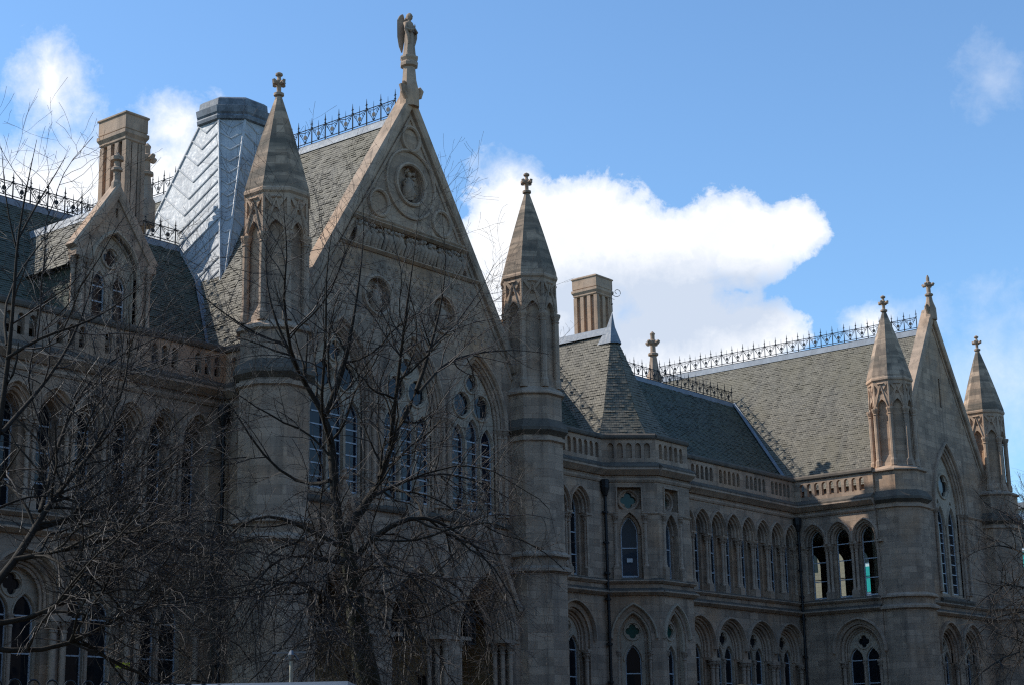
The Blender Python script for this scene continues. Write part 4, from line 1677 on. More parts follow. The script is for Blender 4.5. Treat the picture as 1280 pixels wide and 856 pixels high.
# --- dormer with traceried window, left wing
FD = FA(40.32)
DX = 30.92
dm_out = [(DX - 1.30, 13.0), (DX + 1.30, 13.0), (DX + 1.30, 15.25), (DX + 1.42, 15.38), (DX, 17.42), (DX - 1.42, 15.38), (DX - 1.30, 15.25)]
q = M()
q.plate(FD, dm_out, [arch_poly(DX, 13.2, 14.75, .80, 1.2, .06, 10), rect(DX - .04, DX + .04, 16.55, 16.85)], 0, .25)
dm = q.build('dormer', 'stone', B)
q = M()
q.plate(FD, arch_poly(DX, 13.15, 14.75, .80, 1.2, .05, 10), [arch_poly(DX - .38, 13.25, 14.35, .24, .46, 0, 6), arch_poly(DX + .38, 13.25, 14.35, .24, .46, 0, 6), foil(DX, 15.28, .27)], .26, .4)
q.ring(FD, DX, 13.2, 14.75, .80, 1.2, [(.06, .05), (.10, -.06), (.16, -.06), (.2, .02), (.06, .24)], 10)
q.ring(FD, DX, 13.2, 14.75, .80, 1.2, [(.0, .27), (.0, .2), (.03, .15), (.06, .18), (.06, .27)], 10)
q.circ_ring(FD, DX, 15.28, .28, [(.0, .27), (.02, .2), (.07, .2), (.09, .27)], 24)
q.build('dormer_tracery', 'pale', dm)
q = M()
for s_ in (-1, 1):
    for (u_, v_) in (((DX, 17.42), (DX + s_ * 1.5, 15.27)),):
        gl = 1.437
        ln = math.hypot(1, gl)
        nx, nz = s_ * gl / ln, 1 / ln
        rows = []
        for (uu, vv), top in ((u_, True), (v_, False)):
            rows.append([FD.p(uu, vv + o_ / nz, d) if top else FD.p(uu + nx * o_, vv + nz * o_, d) for d, o_ in ((-.06, -.16), (-.10, -.02), (-.10, .10), (-.04, .16), (.34, .16), (.34, -.16))])
        q.grid(rows, True)
    q.box(FD, DX + s_ * 1.36 - .16, DX + s_ * 1.36 + .16, 15.02, 15.24, -.09, .3)
q.lathe(FD.p(DX, 0, .1), [octa(.16, 17.3), octa(.15, 17.7), octa(.1, 17.8), octa(.1, 18.05), octa(.17, 18.1), octa(.17, 18.18), octa(.09, 18.24), octa(.09, 18.4), octa(.19, 18.44), octa(.19, 18.56), octa(.1, 18.6), octa(.03, 18.72)], 8, PH)
q.build('dormer_coping', 'trim', dm)
for s_ in (-1, 1):
    for dx, dd in ((1.02, -.02), (1.25, -.06), (1.4, .2)):
        column(FD, DX + s_ * dx, dd, 13.1, 15.02, .07)
lancet_window(FD, [(DX - .38, 13.27, 14.35, .24, .46), (DX + .38, 13.27, 14.35, .24, .46)], .34, 'glass', (13.85, 14.33), .04)
p = M()
p.plate(FD, circle(DX, 15.28, .29), [], .36)
p.build('pane', 'glass', dm)
q = M()
zr_, ye = 16.95, 45.0
slates(q, (DX - 1.6, ye, 14.75), (DX - 1.6, 40.6, 14.75), (DX, 40.6, zr_), (DX, ye, zr_), 21)
slates(q, (DX + 1.6, 40.6, 14.75), (DX + 1.6, ye, 14.75), (DX, ye, zr_), (DX, 40.6, zr_), 22)
q.build('dormer_roof', 'slate', dm)
ridge_lead(((DX, ye, zr_), (DX, 40.6, zr_)), .2, 'lead_ridge', dm)
q = M()
slates(q, (DX - 1.40, 43.3, 12.8), (DX - 1.38, 40.5, 12.8), (DX - 1.30, 40.5, 15.1), (DX - 1.32, 43.3, 15.1), 23)
q.build('dormer_cheek', 'slate_green', dm)
q = M()
slates(q, (DX + 1.38, 40.5, 12.8), (DX + 1.40, 43.3, 12.8), (DX + 1.32, 43.3, 15.1), (DX + 1.30, 40.5, 15.1), 24)
q.build('dormer_cheek', 'slate_green', dm)
q = M()
q.box(FD, DX - 1.65, DX + 1.65, 12.82, 13.0, -.16, .3)
q.build('dormer_sill', 'sooty', dm)


# --- rainwater pipes
def downpipe(x, y, z1, z0=GZ):
    q = M()
    q.tube([(x, y, z0), (x, y, z1)], .065, 10)
    dp = q.build('downpipe', 'pipe', B, 50)
    q = M()
    for z in (9.85, 8.6, 7.35, 6.3, 4.5, 3.0, 1.0):
        if z < z1:
            q.lathe((x, y, z), [(.065, -.06), (.095, -.05), (.095, .05), (.065, .06)], 10)
            q.box(FA(y), x - .17, x + .17, z - .03, z + .03, -.03, .06)
    q.build('pipe_collar', 'pipe', dp)
    q = M()
    q.lathe((x, y, z1), [(.07, -.25), (.10, -.2), (.19, .1), (.2, .42), (.17, .45)], 8)
    q.build('hopper', 'pipe', dp)


downpipe(55.72, 39.86, 10.75)
downpipe(71.5, 39.78, 10.7)
downpipe(34.9, 39.7, 10.7)

# --- upper room of the right transept, seen through its windows
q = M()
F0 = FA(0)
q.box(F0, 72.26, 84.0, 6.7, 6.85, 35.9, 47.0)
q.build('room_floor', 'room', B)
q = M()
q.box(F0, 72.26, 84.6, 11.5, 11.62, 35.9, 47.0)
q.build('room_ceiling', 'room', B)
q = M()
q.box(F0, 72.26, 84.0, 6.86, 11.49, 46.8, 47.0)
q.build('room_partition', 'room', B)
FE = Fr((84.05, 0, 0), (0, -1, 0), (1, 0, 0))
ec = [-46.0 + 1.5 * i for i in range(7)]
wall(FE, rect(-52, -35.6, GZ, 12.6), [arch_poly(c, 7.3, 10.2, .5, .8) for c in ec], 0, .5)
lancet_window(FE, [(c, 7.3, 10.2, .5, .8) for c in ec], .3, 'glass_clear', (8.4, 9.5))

# ================================================================== angel on the gable
sx, sy = FG.p(XC, 0, .02)[:2]
ST = thing('angel_statue', 'weathered stone angel with folded wings standing on the tall gable pedestal', 'statue', (sx, sy, 24.42))
q = M()


def oval(cx_, cy_, z, rx, ry, n=16, fold=0.0):
    return [(sx + cx_ + (rx * .9 + fold * math.cos(7 * 2 * math.pi * i / n)) * math.cos(2 * math.pi * i / n), sy + cy_ + (ry + fold * math.cos(7 * 2 * math.pi * i / n)) * math.sin(2 * math.pi * i / n), 24.42 + z) for i in range(n)]


N_ = 28
rows = [oval(0, 0, .0, .27, .25, N_, .012), oval(0, 0, .12, .24, .22, N_, .016), oval(0, -.01, .45, .20, .18, N_, .018), oval(0, -.02, .75, .19, .165, N_, .014), oval(0, -.01, .95, .175, .15, N_, .008),
        oval(0, 0, 1.12, .19, .15, N_), oval(0, 0, 1.26, .225, .14, N_), oval(0, 0, 1.34, .19, .12, N_), oval(0, -.01, 1.385, .075, .075, N_), oval(0, -.015, 1.43, .065, .07, N_),
        oval(0, -.035, 1.46, .085, .10, N_), oval(0, -.04, 1.53, .10, .115, N_), oval(0, -.035, 1.60, .10, .115, N_), oval(0, -.03, 1.66, .075, .09, N_), oval(0, -.03, 1.69, .02, .03, N_)]
q.grid(rows, True)
for s_ in (-1, 1):     # arms folded before the breast, hands joined
    q.tube([(sx + s_ * .20, sy, 25.690), (sx + s_ * .25, sy - .08, 25.440), (sx + s_ * .16, sy - .22, 25.360), (sx + s_ * .02, sy - .26, 25.460)], [.075, .075, .06, .04], 8)
    for f_ in range(4):
        q.tube([(sx + s_ * .02, sy - .26 - .004 * f_, 25.450 + .012 * f_), (sx + s_ * .012, sy - .29, 25.520 + .012 * f_), (sx + s_ * .006, sy - .28, 25.590 + .01 * f_)], [.014, .013, .008], 5)
    q.tube([(sx + s_ * .25, sy - .08, 25.420), (sx + s_ * .20, sy - .14, 25.180), (sx + s_ * .16, sy - .12, 24.880)], [.07, .055, .02], 7)   # hanging sleeve
q.tube([(sx, sy - .145, 25.985), (sx, sy - .168, 25.950), (sx, sy - .15, 25.925)], [.014, .022, .012], 6)      # nose
for s_ in (-1, 1):
    q.lathe((sx + s_ * .04, sy - .142, 25.985), [(0, -.012), (.016, 0), (0, .012)], 6)
q.tube([(sx - .03, sy - .145, 25.890), (sx, sy - .153, 25.888), (sx + .03, sy - .145, 25.890)], [.008, .011, .008], 5)
q.build('body', 'carved', ST, 45)
q = M()
q.grid([oval(0, -.01, 1.47, .105, .10, 16), oval(0, -.0, 1.56, .118, .118, 16, .006), oval(0, -.01, 1.65, .10, .115, 16, .006), oval(0, -.02, 1.715, .03, .04, 16)], True)
q.build('hair', 'carved', ST, 50)
for s_ in (-1, 1):
    q = M()
    rows = []
    for z, w_, b_, t_ in ((.22, .02, .24, .02), (.45, .09, .27, .035), (.8, .15, .27, .045), (1.15, .17, .25, .055), (1.45, .15, .27, .06), (1.62, .09, .24, .05), (1.68, .03, .2, .03)):
        cxw = s_ * .13
        rows.append([(sx + cxw + s_ * w_ * math.cos(a_) , sy + b_ + t_ * math.sin(a_) + .3 * w_ * math.cos(a_), 24.42 + z) for a_ in [2 * math.pi * k / 12 for k in range(12)]])
    q.grid(rows, True)
    q.build('wing', 'carved', ST, 45)
# ================================================================== lanterns in the porch
for i, c in enumerate(PC):
    lx, ly, lz = c, 38.0, 3.95
    names = ('black iron lantern hanging in the left porch arch, behind the forked tree trunk', 'black iron lantern hanging in the middle porch arch', 'black iron lantern hanging in the right porch arch beside the turret')
    L_ = thing('hanging_lantern', names[i], 'lantern', (lx, ly, lz), 'lanterns hanging in the porch arches')
    q = M()
    F_ = FA(ly)
    for dx in (-.2, .2):
        for dd in (-.2, .2):
            q.box(F_, lx + dx - .025, lx + dx + .025, lz, lz + .75, dd - .025, dd + .025)
    for vv in (0, .36, .75):
        q.box(F_, lx - .235, lx + .235, lz + vv - .03, lz + vv + .03, -.235, .235)
    q.build('cage', 'pipe', L_)
    q = M()
    q.lathe((lx, ly, lz), [(.32, .78), (.2, .95), (.06, 1.08), (.05, 1.15)], 4, math.pi / 4)
    q.build('hood', 'pipe', L_)
    q = M()
    q.tube([(lx, ly, lz + 1.15), (lx, ly, 6.6)], .02, 6)
    q.build('chain', 'pipe', L_)
    q = M()
    q.box(F_, lx - .17, lx + .17, lz + .03, lz + .72, -.17, .17)
    q.build('pane', 'glass', L_)

# ================================================================== trees
def unit(rr):
    while True:
        v = Vector((rr.uniform(-1, 1), rr.uniform(-1, 1), rr.uniform(-1, 1)))
        if .05 < v.length < 1:
            return v.normalized()


class Tree:
    def __init__(s, seed):
        s.r = random.Random(seed)
        s.wood, s.twig = M(), M()

    def path(s, p, d, L, r0, r1, step, wander, bend, coarse):
        """one wandering shoot; returns its points, directions and radii"""
        n = max(3, int(L / step))
        P, D, R_ = [p.copy()], [d.copy()], [r0]
        for i in range(n):
            d = (d + unit(s.r) * wander + Vector((0, 0, bend)) * (1.0 / n)).normalized()
            p = p + d * (L / n)
            P.append(p.copy())
            D.append(d.copy())
            R_.append(r0 + (r1 - r0) * (i + 1) / n)
        (s.wood if coarse else s.twig).tube(P, R_, 6 if coarse else 3)
        return P, D, R_

    def side(s, d, lo, hi):
        a = d.cross(unit(s.r))
        if a.length < .05:
            a = d.cross(Vector((0, 0, 1)))
        a.normalize()
        t = rad(s.r.uniform(lo, hi))
        return (d * math.cos(t) + a * math.sin(t)).normalized()

    def shoots(s, P, D, R_, level, dens, lens, droop, start=0.15):
        L = sum((b - a).length for a, b in zip(P, P[1:]))
        k = max(1, int(L * dens[level] * s.r.uniform(.8, 1.2)))
        for j in range(k):
            t = start + (1 - start) * s.r.random()
            x = t * (len(P) - 1)
            i = min(int(x), len(P) - 2)
            f = x - i
            p = P[i].lerp(P[i + 1], f)
            rr = R_[i] + (R_[i + 1] - R_[i]) * f
            d = s.side(D[i], 35, 75)
            d = (d + Vector((0, 0, .25 - droop * .3))).normalized()
            ln = s.r.uniform(*lens[level]) * (1.1 - .55 * t)
            r0 = min(rr * .62, [.026, .011, .007, .005][level])
            P2, D2, R2 = s.path(p, d, ln, r0, max(r0 * .4, .003), [.28, .2, .14, .1][level], [.26, .28, .28, .25][level], [.15, .1, .1, .05][level] - droop * s.r.uniform(0, 1.0), level == 0 and r0 > .02)
            if level + 1 < len(dens):
                s.shoots(P2, D2, R2, level + 1, dens, lens, droop, .1)

    def limb(s, pts, radii, dens, lens, droop=0.0, start=.1, thin=.54):
        radii = [r * thin for r in radii]
        """a main limb through given points, with its side shoots"""
        P, R_ = [], []
        for (a, b, ra, rb) in zip(pts, pts[1:], radii, radii[1:]):
            n = max(2, int((b - a).length / .45))
            for i in range(n):
                t = i / n
                P.append(a.lerp(b, t) + unit(s.r) * min(.09, .02 + ra * .5))
                R_.append((ra + (rb - ra) * t) * s.r.uniform(.94, 1.06))
        P.append(pts[-1])
        R_.append(radii[-1])
        # round off the corners
        for _ in range(2):
            P = [P[0]] + [(P[i - 1] + P[i] * 2 + P[i + 1]) / 4 for i in range(1, len(P) - 1)] + [P[-1]]
        s.wood.tube(P, R_, 9)
        D = [(P[min(i + 1, len(P) - 1)] - P[max(i - 1, 0)]).normalized() for i in range(len(P))]
        s.shoots(P, D, R_, 0, dens, lens, droop, start)


DENS = [3.4, 4.4, 4.4]
LENS = [(1.1, 4.0), (.5, 1.9), (.2, .8)]


def depthed(lst, Y):
    return [at(px, py, Y + dy) for px, py, dy in lst]


# --- the forked tree in front of the great gable
TYc = 22.0
tr = Tree(11)
b0 = at(462, 858, TYc)
base = Vector((b0.x + .25, b0.y, GZ - .1))
trunk = M()
tp = [base, base.lerp(b0, .5) + Vector((.03, 0, 0)), b0] + depthed([(450, 800, 0), (440, 725, 0), (430, 665, 0)], TYc)
tR = [.34, .27, .235, .20, .155, .12]
P_, Q_ = [], []
for a, b, ra, rb in zip(tp, tp[1:], tR, tR[1:]):
    for i in range(5):
        P_.append(a.lerp(b, i / 5)); Q_.append((ra + (rb - ra) * i / 5) * tr.r.uniform(.96, 1.05))
P_.append(tp[-1]); Q_.append(tR[-1])
trunk.tube(P_, Q_, 14)
mains = [
    ([(430, 672, 0), (416, 615, .1), (412, 555, .2), (404, 510, .3), (380, 480, .4), (358, 430, .5), (338, 385, .7), (330, 330, .9), (334, 290, 1.0)], [.20, .17, .15, .11, .085, .06, .04, .024, .008], .0),
    ([(408, 520, .25), (423, 480, 0), (434, 440, -.2), (442, 395, -.3), (450, 340, -.4), (455, 285, -.4), (452, 235, -.5)], [.12, .105, .09, .052, .034, .018, .007], .0),
    ([(380, 478, .4), (362, 440, -.3), (352, 370, -.6), (362, 320, -.8), (352, 270, -.9), (355, 235, -1)], [.07, .06, .045, .026, .014, .006], .0),
    ([(430, 668, 0), (455, 628, -.2), (478, 598, -.4), (486, 555, -.5), (502, 528, -.6), (522, 490, -.7), (535, 440, -.8), (548, 395, -.9), (558, 345, -.9), (556, 305, -1), (552, 262, -1)], [.17, .15, .13, .11, .10, .085, .065, .04, .024, .014, .006], .0),
    ([(522, 490, -.7), (560, 450, -.2), (600, 440, .2), (640, 437, .4), (685, 442, .6)], [.06, .05, .035, .022, .01], .1),
    ([(486, 555, -.5), (497, 480, -1.2), (505, 410, -1.5), (512, 350, -1.7), (520, 290, -1.8), (528, 235, -1.8)], [.08, .065, .045, .026, .014, .006], .0),
    ([(440, 700, 0), (467, 668, -.5), (512, 645, -.9), (548, 648, -1.2), (580, 668, -1.4), (612, 700, -1.6), (628, 740, -1.7)], [.12, .10, .08, .06, .045, .025, .012], .9),
    ([(438, 690, 0), (414, 678, .4), (374, 652, .8), (335, 640, 1.1), (300, 655, 1.4), (262, 690, 1.6), (240, 740, 1.7)], [.11, .09, .07, .055, .04, .025, .012], .8),
    ([(444, 730, 0), (420, 760, -.5), (395, 735, -1.0), (360, 720, -1.4), (325, 740, -1.7), (300, 790, -1.8)], [.09, .075, .06, .045, .03, .014], .8),
    ([(444, 735, 0), (485, 740, .5), (520, 715, .9), (560, 720, 1.2), (600, 760, 1.5), (620, 810, 1.6)], [.08, .07, .055, .042, .028, .012], .8),
    ([(414, 600, .1), (390, 610, .8), (350, 590, 1.3), (310, 545, 1.6), (285, 500, 1.8), (262, 470, 1.9)], [.07, .06, .048, .036, .024, .01], .1),
    ([(455, 628, -.2), (500, 600, .6), (550, 590, 1.0), (600, 600, 1.3), (650, 630, 1.5)], [.07, .055, .042, .03, .012], .5),
    ([(412, 555, .2), (400, 500, -1.0), (410, 420, -1.5), (405, 350, -1.7), (415, 290, -1.8)], [.06, .05, .038, .025, .01], .0),
    ([(358, 430, .5), (320, 420, 1.0), (285, 395, 1.2), (255, 375, 1.4), (225, 340, 1.5)], [.045, .036, .028, .018, .008], .1),
    ([(448, 780, 0), (425, 790, .5), (395, 790, .9), (360, 810, 1.2), (335, 850, 1.4)], [.06, .05, .04, .03, .012], .8),
    ([(440, 715, 0), (460, 710, -1.0), (495, 700, -1.6), (530, 730, -2.0), (545, 790, -2.2)], [.07, .06, .048, .034, .014], .9),
    ([(436, 700, 0), (405, 700, -.8), (370, 690, -1.4), (335, 700, -1.8), (310, 745, -2.0)], [.07, .06, .048, .034, .014], .9),
    ([(446, 750, 0), (440, 740, -1.2), (430, 745, -1.9), (415, 790, -2.3), (410, 840, -2.4)], [.06, .05, .04, .03, .012], .8),
    ([(446, 760, 0), (470, 752, -1.0), (480, 770, -1.7), (495, 820, -2.1)], [.06, .05, .036, .014], .8),
    ([(535, 440, -.8), (575, 400, -.4), (600, 365, -.2), (618, 330, -.1)], [.04, .03, .018, .008], .0),
]
for pts, rs, dr in mains:
    kd = .8 if dr < .2 else .98
    tr.limb(depthed(pts, TYc), rs, [DENS[0] * kd, DENS[1] * (.85 if dr < .2 else 1.1), DENS[2]], LENS if dr >= .2 else [(.7, 2.6), LENS[1], LENS[2]], dr * .9)
T1 = thing('bare_tree', 'large bare tree with forked mossy trunk in front of the tall gable', 'tree', base, 'bare trees before the facade')
trunk.build('trunk', 'bark_moss', T1, 60, False)
tr.wood.build('limb', 'bark', T1, 60, False)
tr.twig.build('twig', 'twig', T1, None, False)

# --- bare tree at the left edge
TYl = 22.0
tl = Tree(23)
b1 = at(-34, 858, TYl)
base = Vector((b1.x - .5, b1.y, GZ - .1))
trunk = M()
tp = [base, b1] + depthed([(-32, 790, 0), (-28, 735, 0)], TYl)
P_, Q_ = [], []
tR = [.34, .26, .22, .16]
for a, b, ra, rb in zip(tp, tp[1:], tR, tR[1:]):
    for i in range(5):
        P_.append(a.lerp(b, i / 5)); Q_.append((ra + (rb - ra) * i / 5) * tl.r.uniform(.96, 1.05))
P_.append(tp[-1]); Q_.append(tR[-1])
trunk.tube(P_, Q_, 12)
mains = [
    ([(-28, 760, 0), (20, 700, .1), (50, 640, .2), (85, 600, .3), (120, 560, .4), (152, 500, .5), (165, 440, .6), (160, 380, .7)], [.14, .115, .09, .07, .055, .04, .025, .01], .1),
    ([(-28, 738, 0), (-16, 640, 0), (0, 540, 0), (10, 440, 0), (18, 350, 0), (24, 290, 0), (34, 230, -.1), (46, 175, -.1)], [.12, .10, .085, .065, .047, .034, .02, .007], .0),
    ([(24, 300, 0), (45, 255, .2), (72, 215, .3), (88, 185, .3)], [.035, .027, .016, .007], .0),
    ([(22, 320, 0), (10, 270, .2), (4, 220, .3), (2, 185, .3)], [.03, .022, .014, .007], .0),
    ([(40, 660, .2), (90, 650, .5), (135, 640, .8), (185, 600, 1.0), (225, 560, 1.2), (262, 520, 1.3)], [.09, .075, .058, .042, .026, .01], .2),
    ([(20, 700, .1), (70, 690, -.4), (130, 672, -.7), (190, 668, -1.0), (240, 690, -1.1)], [.08, .065, .05, .03, .012], .5),
    ([(-28, 780, 0), (40, 775, -.4), (90, 740, -.7), (140, 700, -.9), (190, 660, -1.0), (225, 620, -1.1)], [.09, .075, .06, .045, .03, .012], .3),
    ([(-30, 810, 0), (55, 815, -.5), (120, 790, -.8), (170, 755, -1.0), (225, 740, -1.2), (270, 760, -1.3)], [.08, .07, .055, .04, .025, .01], .6),
    ([(2, 540, 0), (40, 500, .4), (75, 450, .7), (105, 400, .9), (120, 340, 1.0), (112, 290, 1.0)], [.07, .06, .047, .033, .02, .008], .0),
    ([(8, 450, 0), (50, 420, -.4), (90, 410, -.7), (140, 390, -.9), (185, 350, -1.0)], [.055, .045, .034, .022, .009], .1),
    ([(50, 640, .2), (70, 560, 1.0), (95, 500, 1.3), (130, 450, 1.5), (200, 420, 1.7), (245, 400, 1.8)], [.07, .058, .046, .034, .022, .009], .1),
    ([(10, 430, 0), (0, 380, .5), (30, 330, .8), (55, 300, 1.0), (85, 262, 1.1), (118, 232, 1.1)], [.045, .036, .027, .019, .012, .006], .0),
]
for pts, rs, dr in mains:
    kd = .42 if dr < .05 else (1.0 if dr < .25 else 1.6)
    tl.limb(depthed(pts, TYl), rs, [DENS[0] * kd, DENS[1] * (.75 if kd < .6 else 1.1), DENS[2]], LENS if kd > .6 else [(.5, 1.8), LENS[1], LENS[2]], dr * .9)
T2 = thing('bare_tree', 'bare spreading tree at the left edge before the arcaded wing', 'tree', base, 'bare trees before the facade')
trunk.build('trunk', 'bark', T2, 60, False)
tl.wood.build('limb', 'bark', T2, 60, False)
tl.twig.build('twig', 'twig', T2, None, False)

# --- weeping young tree close to the wall, left of the turret
TYw = 31.0
tw_ = Tree(37)
b2 = at(264, 858, TYw)
base = Vector((b2.x, b2.y, GZ - .1))
tw_.limb([base] + depthed([(264, 800, 0), (266, 740, .1), (262, 690, .1), (268, 655, .1), (272, 632, .1)], TYw), [.13, .11, .10, .08, .05, .015], [3.4, 3.2, 3.0], [(.9, 2.0), (.5, 1.4), (.2, .7)], 1.5, .35)
for k, (dx, tp_) in enumerate(((-42, 650), (30, 640), (48, 690), (-26, 700), (16, 660))):
    tw_.limb(depthed([(264, 760 - k * 10, 0), (264 + dx * .5, tp_ + 20, .2 * k - .4), (264 + dx, tp_ + 14, .3 * k - .6), (264 + dx * 1.25, tp_ + 70, .3 * k - .7), (264 + dx * 1.3, tp_ + 140, .3 * k - .7)], TYw),
             [.05, .04, .03, .018, .008], [2.6, 3.0, 2.8], [(.8, 1.8), (.5, 1.3), (.2, .7)], 1.6)
T3 = thing('weeping_tree', 'small weeping tree with a dense curtain of twigs beside the left turret', 'tree', base)
tw_.wood.build('limb', 'bark', T3, 60, False)
tw_.twig.build('twig', 'twig', T3, None, False)

# --- bare tree at the right edge
TYr = 29.0
tq = Tree(51)
b3 = at(1335, 858, TYr)
base = Vector((b3.x, b3.y, GZ - .1))
trunk = M()
tp = [base, b3] + depthed([(1332, 800, 0), (1326, 740, 0)], TYr)
trunk.tube(tp, [.42, .34, .28, .22], 12)
mains = [
    ([(1326, 745, 0), (1310, 690, 0), (1295, 650, 0), (1290, 610, 0), (1284, 580, 0)], [.16, .12, .08, .04, .012], .0),
    ([(1326, 750, 0), (1290, 735, -.4), (1255, 730, -.8), (1225, 750, -1.0), (1205, 785, -1.1)], [.11, .09, .065, .04, .012], .6),
    ([(1318, 720, 0), (1280, 690, .4), (1248, 680, .8), (1215, 690, 1.0), (1190, 710, 1.1)], [.09, .075, .05, .03, .01], .4),
    ([(1322, 740, 0), (1280, 765, .5), (1245, 770, .9), (1215, 800, 1.1), (1195, 840, 1.2)], [.1, .08, .06, .035, .012], .7),
    ([(1310, 690, 0), (1280, 660, -.4), (1255, 640, -.8), (1232, 630, -1.0), (1214, 605, -1.1)], [.07, .055, .04, .025, .009], .1),
    ([(1326, 790, 0), (1290, 810, -.6), (1255, 820, -1.1), (1225, 840, -1.4), (1205, 870, -1.5)], [.1, .08, .06, .035, .012], .7),
]
for pts, rs, dr in mains:
    tq.limb(depthed(pts, TYr), rs, [3.0, 3.8, 3.4], [(1.0, 3.0), (.5, 1.6), (.2, .7)], dr * .9)
T4 = thing('bare_tree', 'bare tree at the right edge before the far turret', 'tree', base, 'bare trees before the facade')
trunk.build('trunk', 'bark', T4, 60, False)
tq.wood.build('limb', 'bark', T4, 60, False)
tq.twig.build('twig', 'twig', T4, None, False)

# ================================================================== street edge
RY = 10.75
RZ = .66
bays = [(-2.0 + 3.2 * i, -2.0 + 3.2 * i + 3.2) for i in range(10)]
q = M()
q.box(FA(RY), -4, 48, GZ - .05, GZ + .55, -.22, .22)
q.box(FA(RY), -4, 48, GZ + .55, GZ + .66, -.27, .27)
tag(q.build('dwarf_wall', 'stone'), 'low stone wall carrying the hooped iron railing', 'wall')
RL = thing('hooped_railing', 'black iron railing with hooped tops along the pavement', 'railing', (20, RY, GZ + .66))
q = M()
x = -3.9
n = 0
while x < 47.8:
    pts = [(x - .055, RY, GZ + .7)] + [(x - .055 * math.cos(math.pi * k / 6), RY, RZ - .055 + .055 * math.sin(math.pi * k / 6)) for k in range(7)] + [(x + .055, RY, GZ + .7)]
    q.tube(pts, .008, 5)
    x += .165
q.build('hoop', 'iron', RL, 60)
q = M()
for z in (GZ + .85, RZ - .32):
    q.box(FA(RY), -3.95, 47.9, z - .02, z + .02, -.012, .012)
q.build('rail', 'iron', RL)
PX = at(927, 850, RY)
PR = thing('gate_pier', 'stone gate pier with a mossy ball finial in the railing', 'pier', (PX.x, RY, GZ))
q = M()
rows = [[(PX.x - o_, RY - o_, z), (PX.x + o_, RY - o_, z), (PX.x + o_, RY + o_, z), (PX.x - o_, RY + o_, z)] for o_, z in ((.34, GZ), (.34, GZ + .5), (.29, GZ + .56), (.29, .25), (.36, .32), (.36, .42), (.30, .48), (.14, .60))]
q.grid(rows, True)
q.build('shaft', 'stone', PR)
q = M()
zc_ = PX.z - .20
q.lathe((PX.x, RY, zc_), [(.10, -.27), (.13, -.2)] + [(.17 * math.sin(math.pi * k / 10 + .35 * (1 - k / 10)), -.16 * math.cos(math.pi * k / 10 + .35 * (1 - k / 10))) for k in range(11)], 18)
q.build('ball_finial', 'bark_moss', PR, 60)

# white van parked beyond the railing; only its roof clears the wall
vc = at(272, 853, 14.4)
VN = thing('white_van', 'white high-roofed van parked behind the railing under the left tree', 'van', (vc.x, 14.4, GZ))
FV = Fr((vc.x, 14.4, 0), (R_RIGHT.x, R_RIGHT.y, 0), (R_FWD.x, R_FWD.y, 0))
top = at(272, 858.2, 14.4).z
hb = top - GZ
side = [(-2.0, GZ + .35), (2.75, GZ + .35), (2.95, GZ + .6), (2.9, GZ + 1.05), (2.2, GZ + 1.3), (1.75, GZ + 2.05), (1.62, top - .06), (1.5, top), (-1.9, top), (-2.0, top - .1)]
q = M()
q.grid([[FV.p(u_, v_, -.75) for u_, v_ in [(x_ * .985, y_ - .04 if y_ > GZ + 1.5 else y_) for x_, y_ in side]], [FV.p(u_, v_, -.9) for u_, v_ in [(x_, min(y_, top - .1)) for x_, y_ in side]],
        [FV.p(u_, v_, .9) for u_, v_ in [(x_, min(y_, top - .1)) for x_, y_ in side]], [FV.p(u_, v_, .75) for u_, v_ in [(x_ * .985, y_ - .04 if y_ > GZ + 1.5 else y_) for x_, y_ in side]]], True)
q.box(FV, -1.92, 1.52, top - .08, top, -.78, .78)
q.build('body', 'van_white', VN, 40)
q = M()
for sgn in (-1, 1):
    dd = sorted((sgn * .905, sgn * .89))
    q.plate(FV, [(1.05, GZ + 1.3), (2.0, GZ + 1.3), (1.68, GZ + 1.95), (1.05, GZ + 1.95)], [], sgn * .906)
q.face([FV.p(2.22, GZ + 1.32, -.78), FV.p(2.22, GZ + 1.32, .78), FV.p(1.79, GZ + 2.03, .74), FV.p(1.79, GZ + 2.03, -.74)])
q.build('windscreen', 'glass', VN)
for uu in (-1.2, 1.95):
    for sgn in (-1, 1):
        q = M()
        ctr = Vector(FV.p(uu, GZ + .34, sgn * .82))
        rows = []
        for dd, r_ in ((-.11, .2), (-.11, .33), (.11, .33), (.11, .2)):
            rows.append([FV.p(uu + r_ * math.cos(2 * math.pi * k / 20), GZ + .34 + r_ * math.sin(2 * math.pi * k / 20), sgn * .82 + dd) for k in range(20)])
        q.grid(rows, True)
        wheel = q.build('wheel', 'rubber', VN, 40)
for sgn in (-1, 1):
    q = M()
    q.box(FV, 2.86, 2.95, GZ + .78, GZ + .98, sgn * .68 - .14, sgn * .68 + .14)
    q.build('headlight', 'alu', VN)

# slender cream lamp standard with a crossbar beside the porch
lp = at(364, 835, 17.0)
LP = thing('lamp_post', 'slender cream lamp post with a scrolled crossbar before the porch', 'lamp post', (lp.x, 17.0, GZ))
q = M()
ztop = at(364, 824, 17.0).z
q.lathe((lp.x, 17.0, 0), [(.09, GZ), (.09, GZ + .5), (.04, GZ + .6), (.024, ztop)], 10)
q.build('post', 'cream_paint', LP, 40)
q = M()
cz = at(364, 815, 17.0).z
FLp = Fr((lp.x, 17.0, 0), (R_RIGHT.x, R_RIGHT.y, 0), (R_FWD.x, R_FWD.y, 0))
q.box(FLp, -.26, .20, cz - .012, cz + .012, -.012, .012)
for sgn in (-1, 1):
    q.tube([FLp.p(sgn * .02, cz, 0), FLp.p(sgn * .1, cz - .10, 0), FLp.p(sgn * .05, ztop, 0)], .012, 5)
q.build('crossbar', 'alu', LP)
q = M()
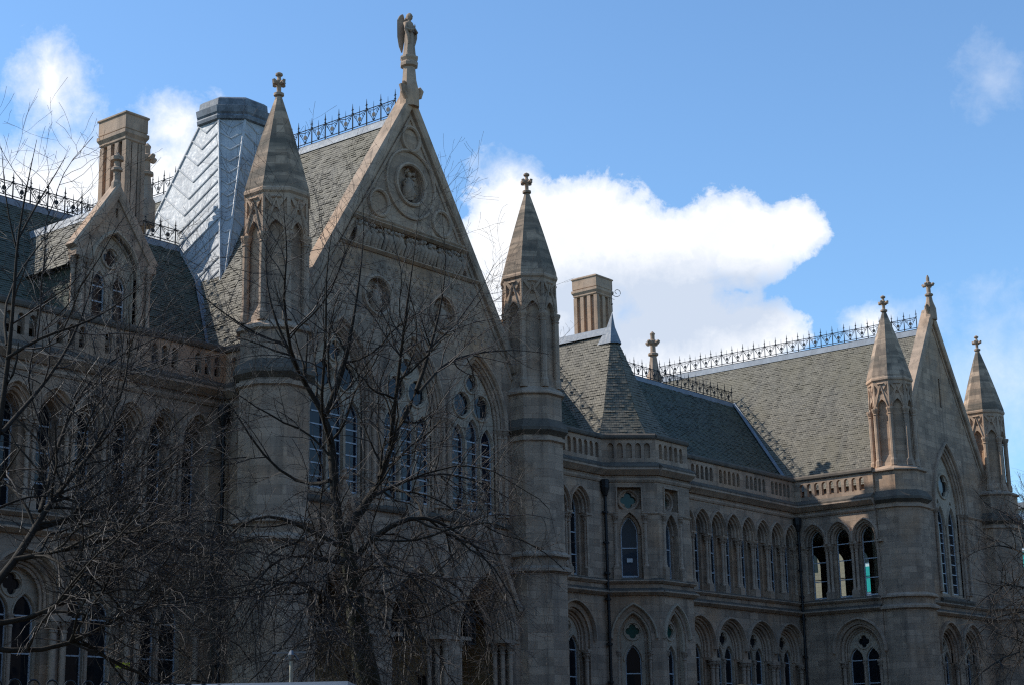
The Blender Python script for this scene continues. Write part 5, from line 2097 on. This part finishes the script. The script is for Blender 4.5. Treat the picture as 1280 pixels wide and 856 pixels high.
q.lathe(FLp.p(0, cz - .06, 0), [(.02, -.06), (.045, -.03), (.055, .03), (.03, .07), (.015, .09)], 8)
q.build('lamp_head', 'alu', LP)

# small yellow sign between the ground-floor windows
ys = at(153, 831, 39.7)
q = M()
FY = FA(39.7)
q.box(FY, ys.x - .26, ys.x + .26, ys.z - .085, ys.z + .085, -.01, .02)
q.box(FY, ys.x - .02, ys.x + .02, ys.z - .06, ys.z + .06, .021, .31)
tag(q.build('yellow_sign', 'yellow'), 'small plain yellow sign fixed between ground-floor windows of the left wing', 'sign')

# ================================================================== buildings beyond, on the right
OB = thing('office_building', 'modern building with teal panels and white bands beyond the far turret', 'building', (112, 50, GZ))
q = M()
q.box(FA(0), 110.3, 130, GZ, 16.0, 43.9, 57.2)
q.build('wall', 'white_panel', OB)
FO = FS(110.28)
q = M()
for z0_, z1_ in ((11.3, 13.1), (6.6, 8.6), (2.0, 4.0)):
    for i in range(9):
        q.box(FO, -57.15 + i * 1.47, -57.15 + i * 1.47 + 1.43, z0_, z1_, -.06, 0)
q.build('teal_panel', 'teal', OB)
q = M()
for z0_, z1_ in ((13.4, 15.0), (8.9, 10.7), (4.3, 6.2)):
    for i in range(9):
        q.box(FO, -57.1 + i * 1.47, -57.1 + i * 1.47 + 1.3, z0_, z1_, -.03, 0)
q.build('window', 'glass', OB)
q = M()
q.box(FA(0), 109.9, 130.2, 16.0, 16.4, 43.6, 57.4)
q.build('roof', 'roof_grey', OB)
TB = thing('brick_building', 'tan brick building glimpsed through the side windows of the right transept', 'building', (112, 66, GZ))
q = M()
q.box(FA(0), 110, 130, GZ, 17, 57.6, 78)
q.build('wall', 'tan_brick', TB)
q = M()
FT = FS(109.99)
for k in range(6):
    for z in (1.0, 5.0, 9.0, 13.0):
        q.box(FT, -77 + k * 3.2, -77 + k * 3.2 + 1.2, z, z + 2.0, -.02, .05)
q.build('window', 'glass', TB)
q = M()
q.box(FA(0), 109.7, 130.2, 17, 17.4, 57.5, 78.2)
q.build('roof', 'roof_grey', TB)
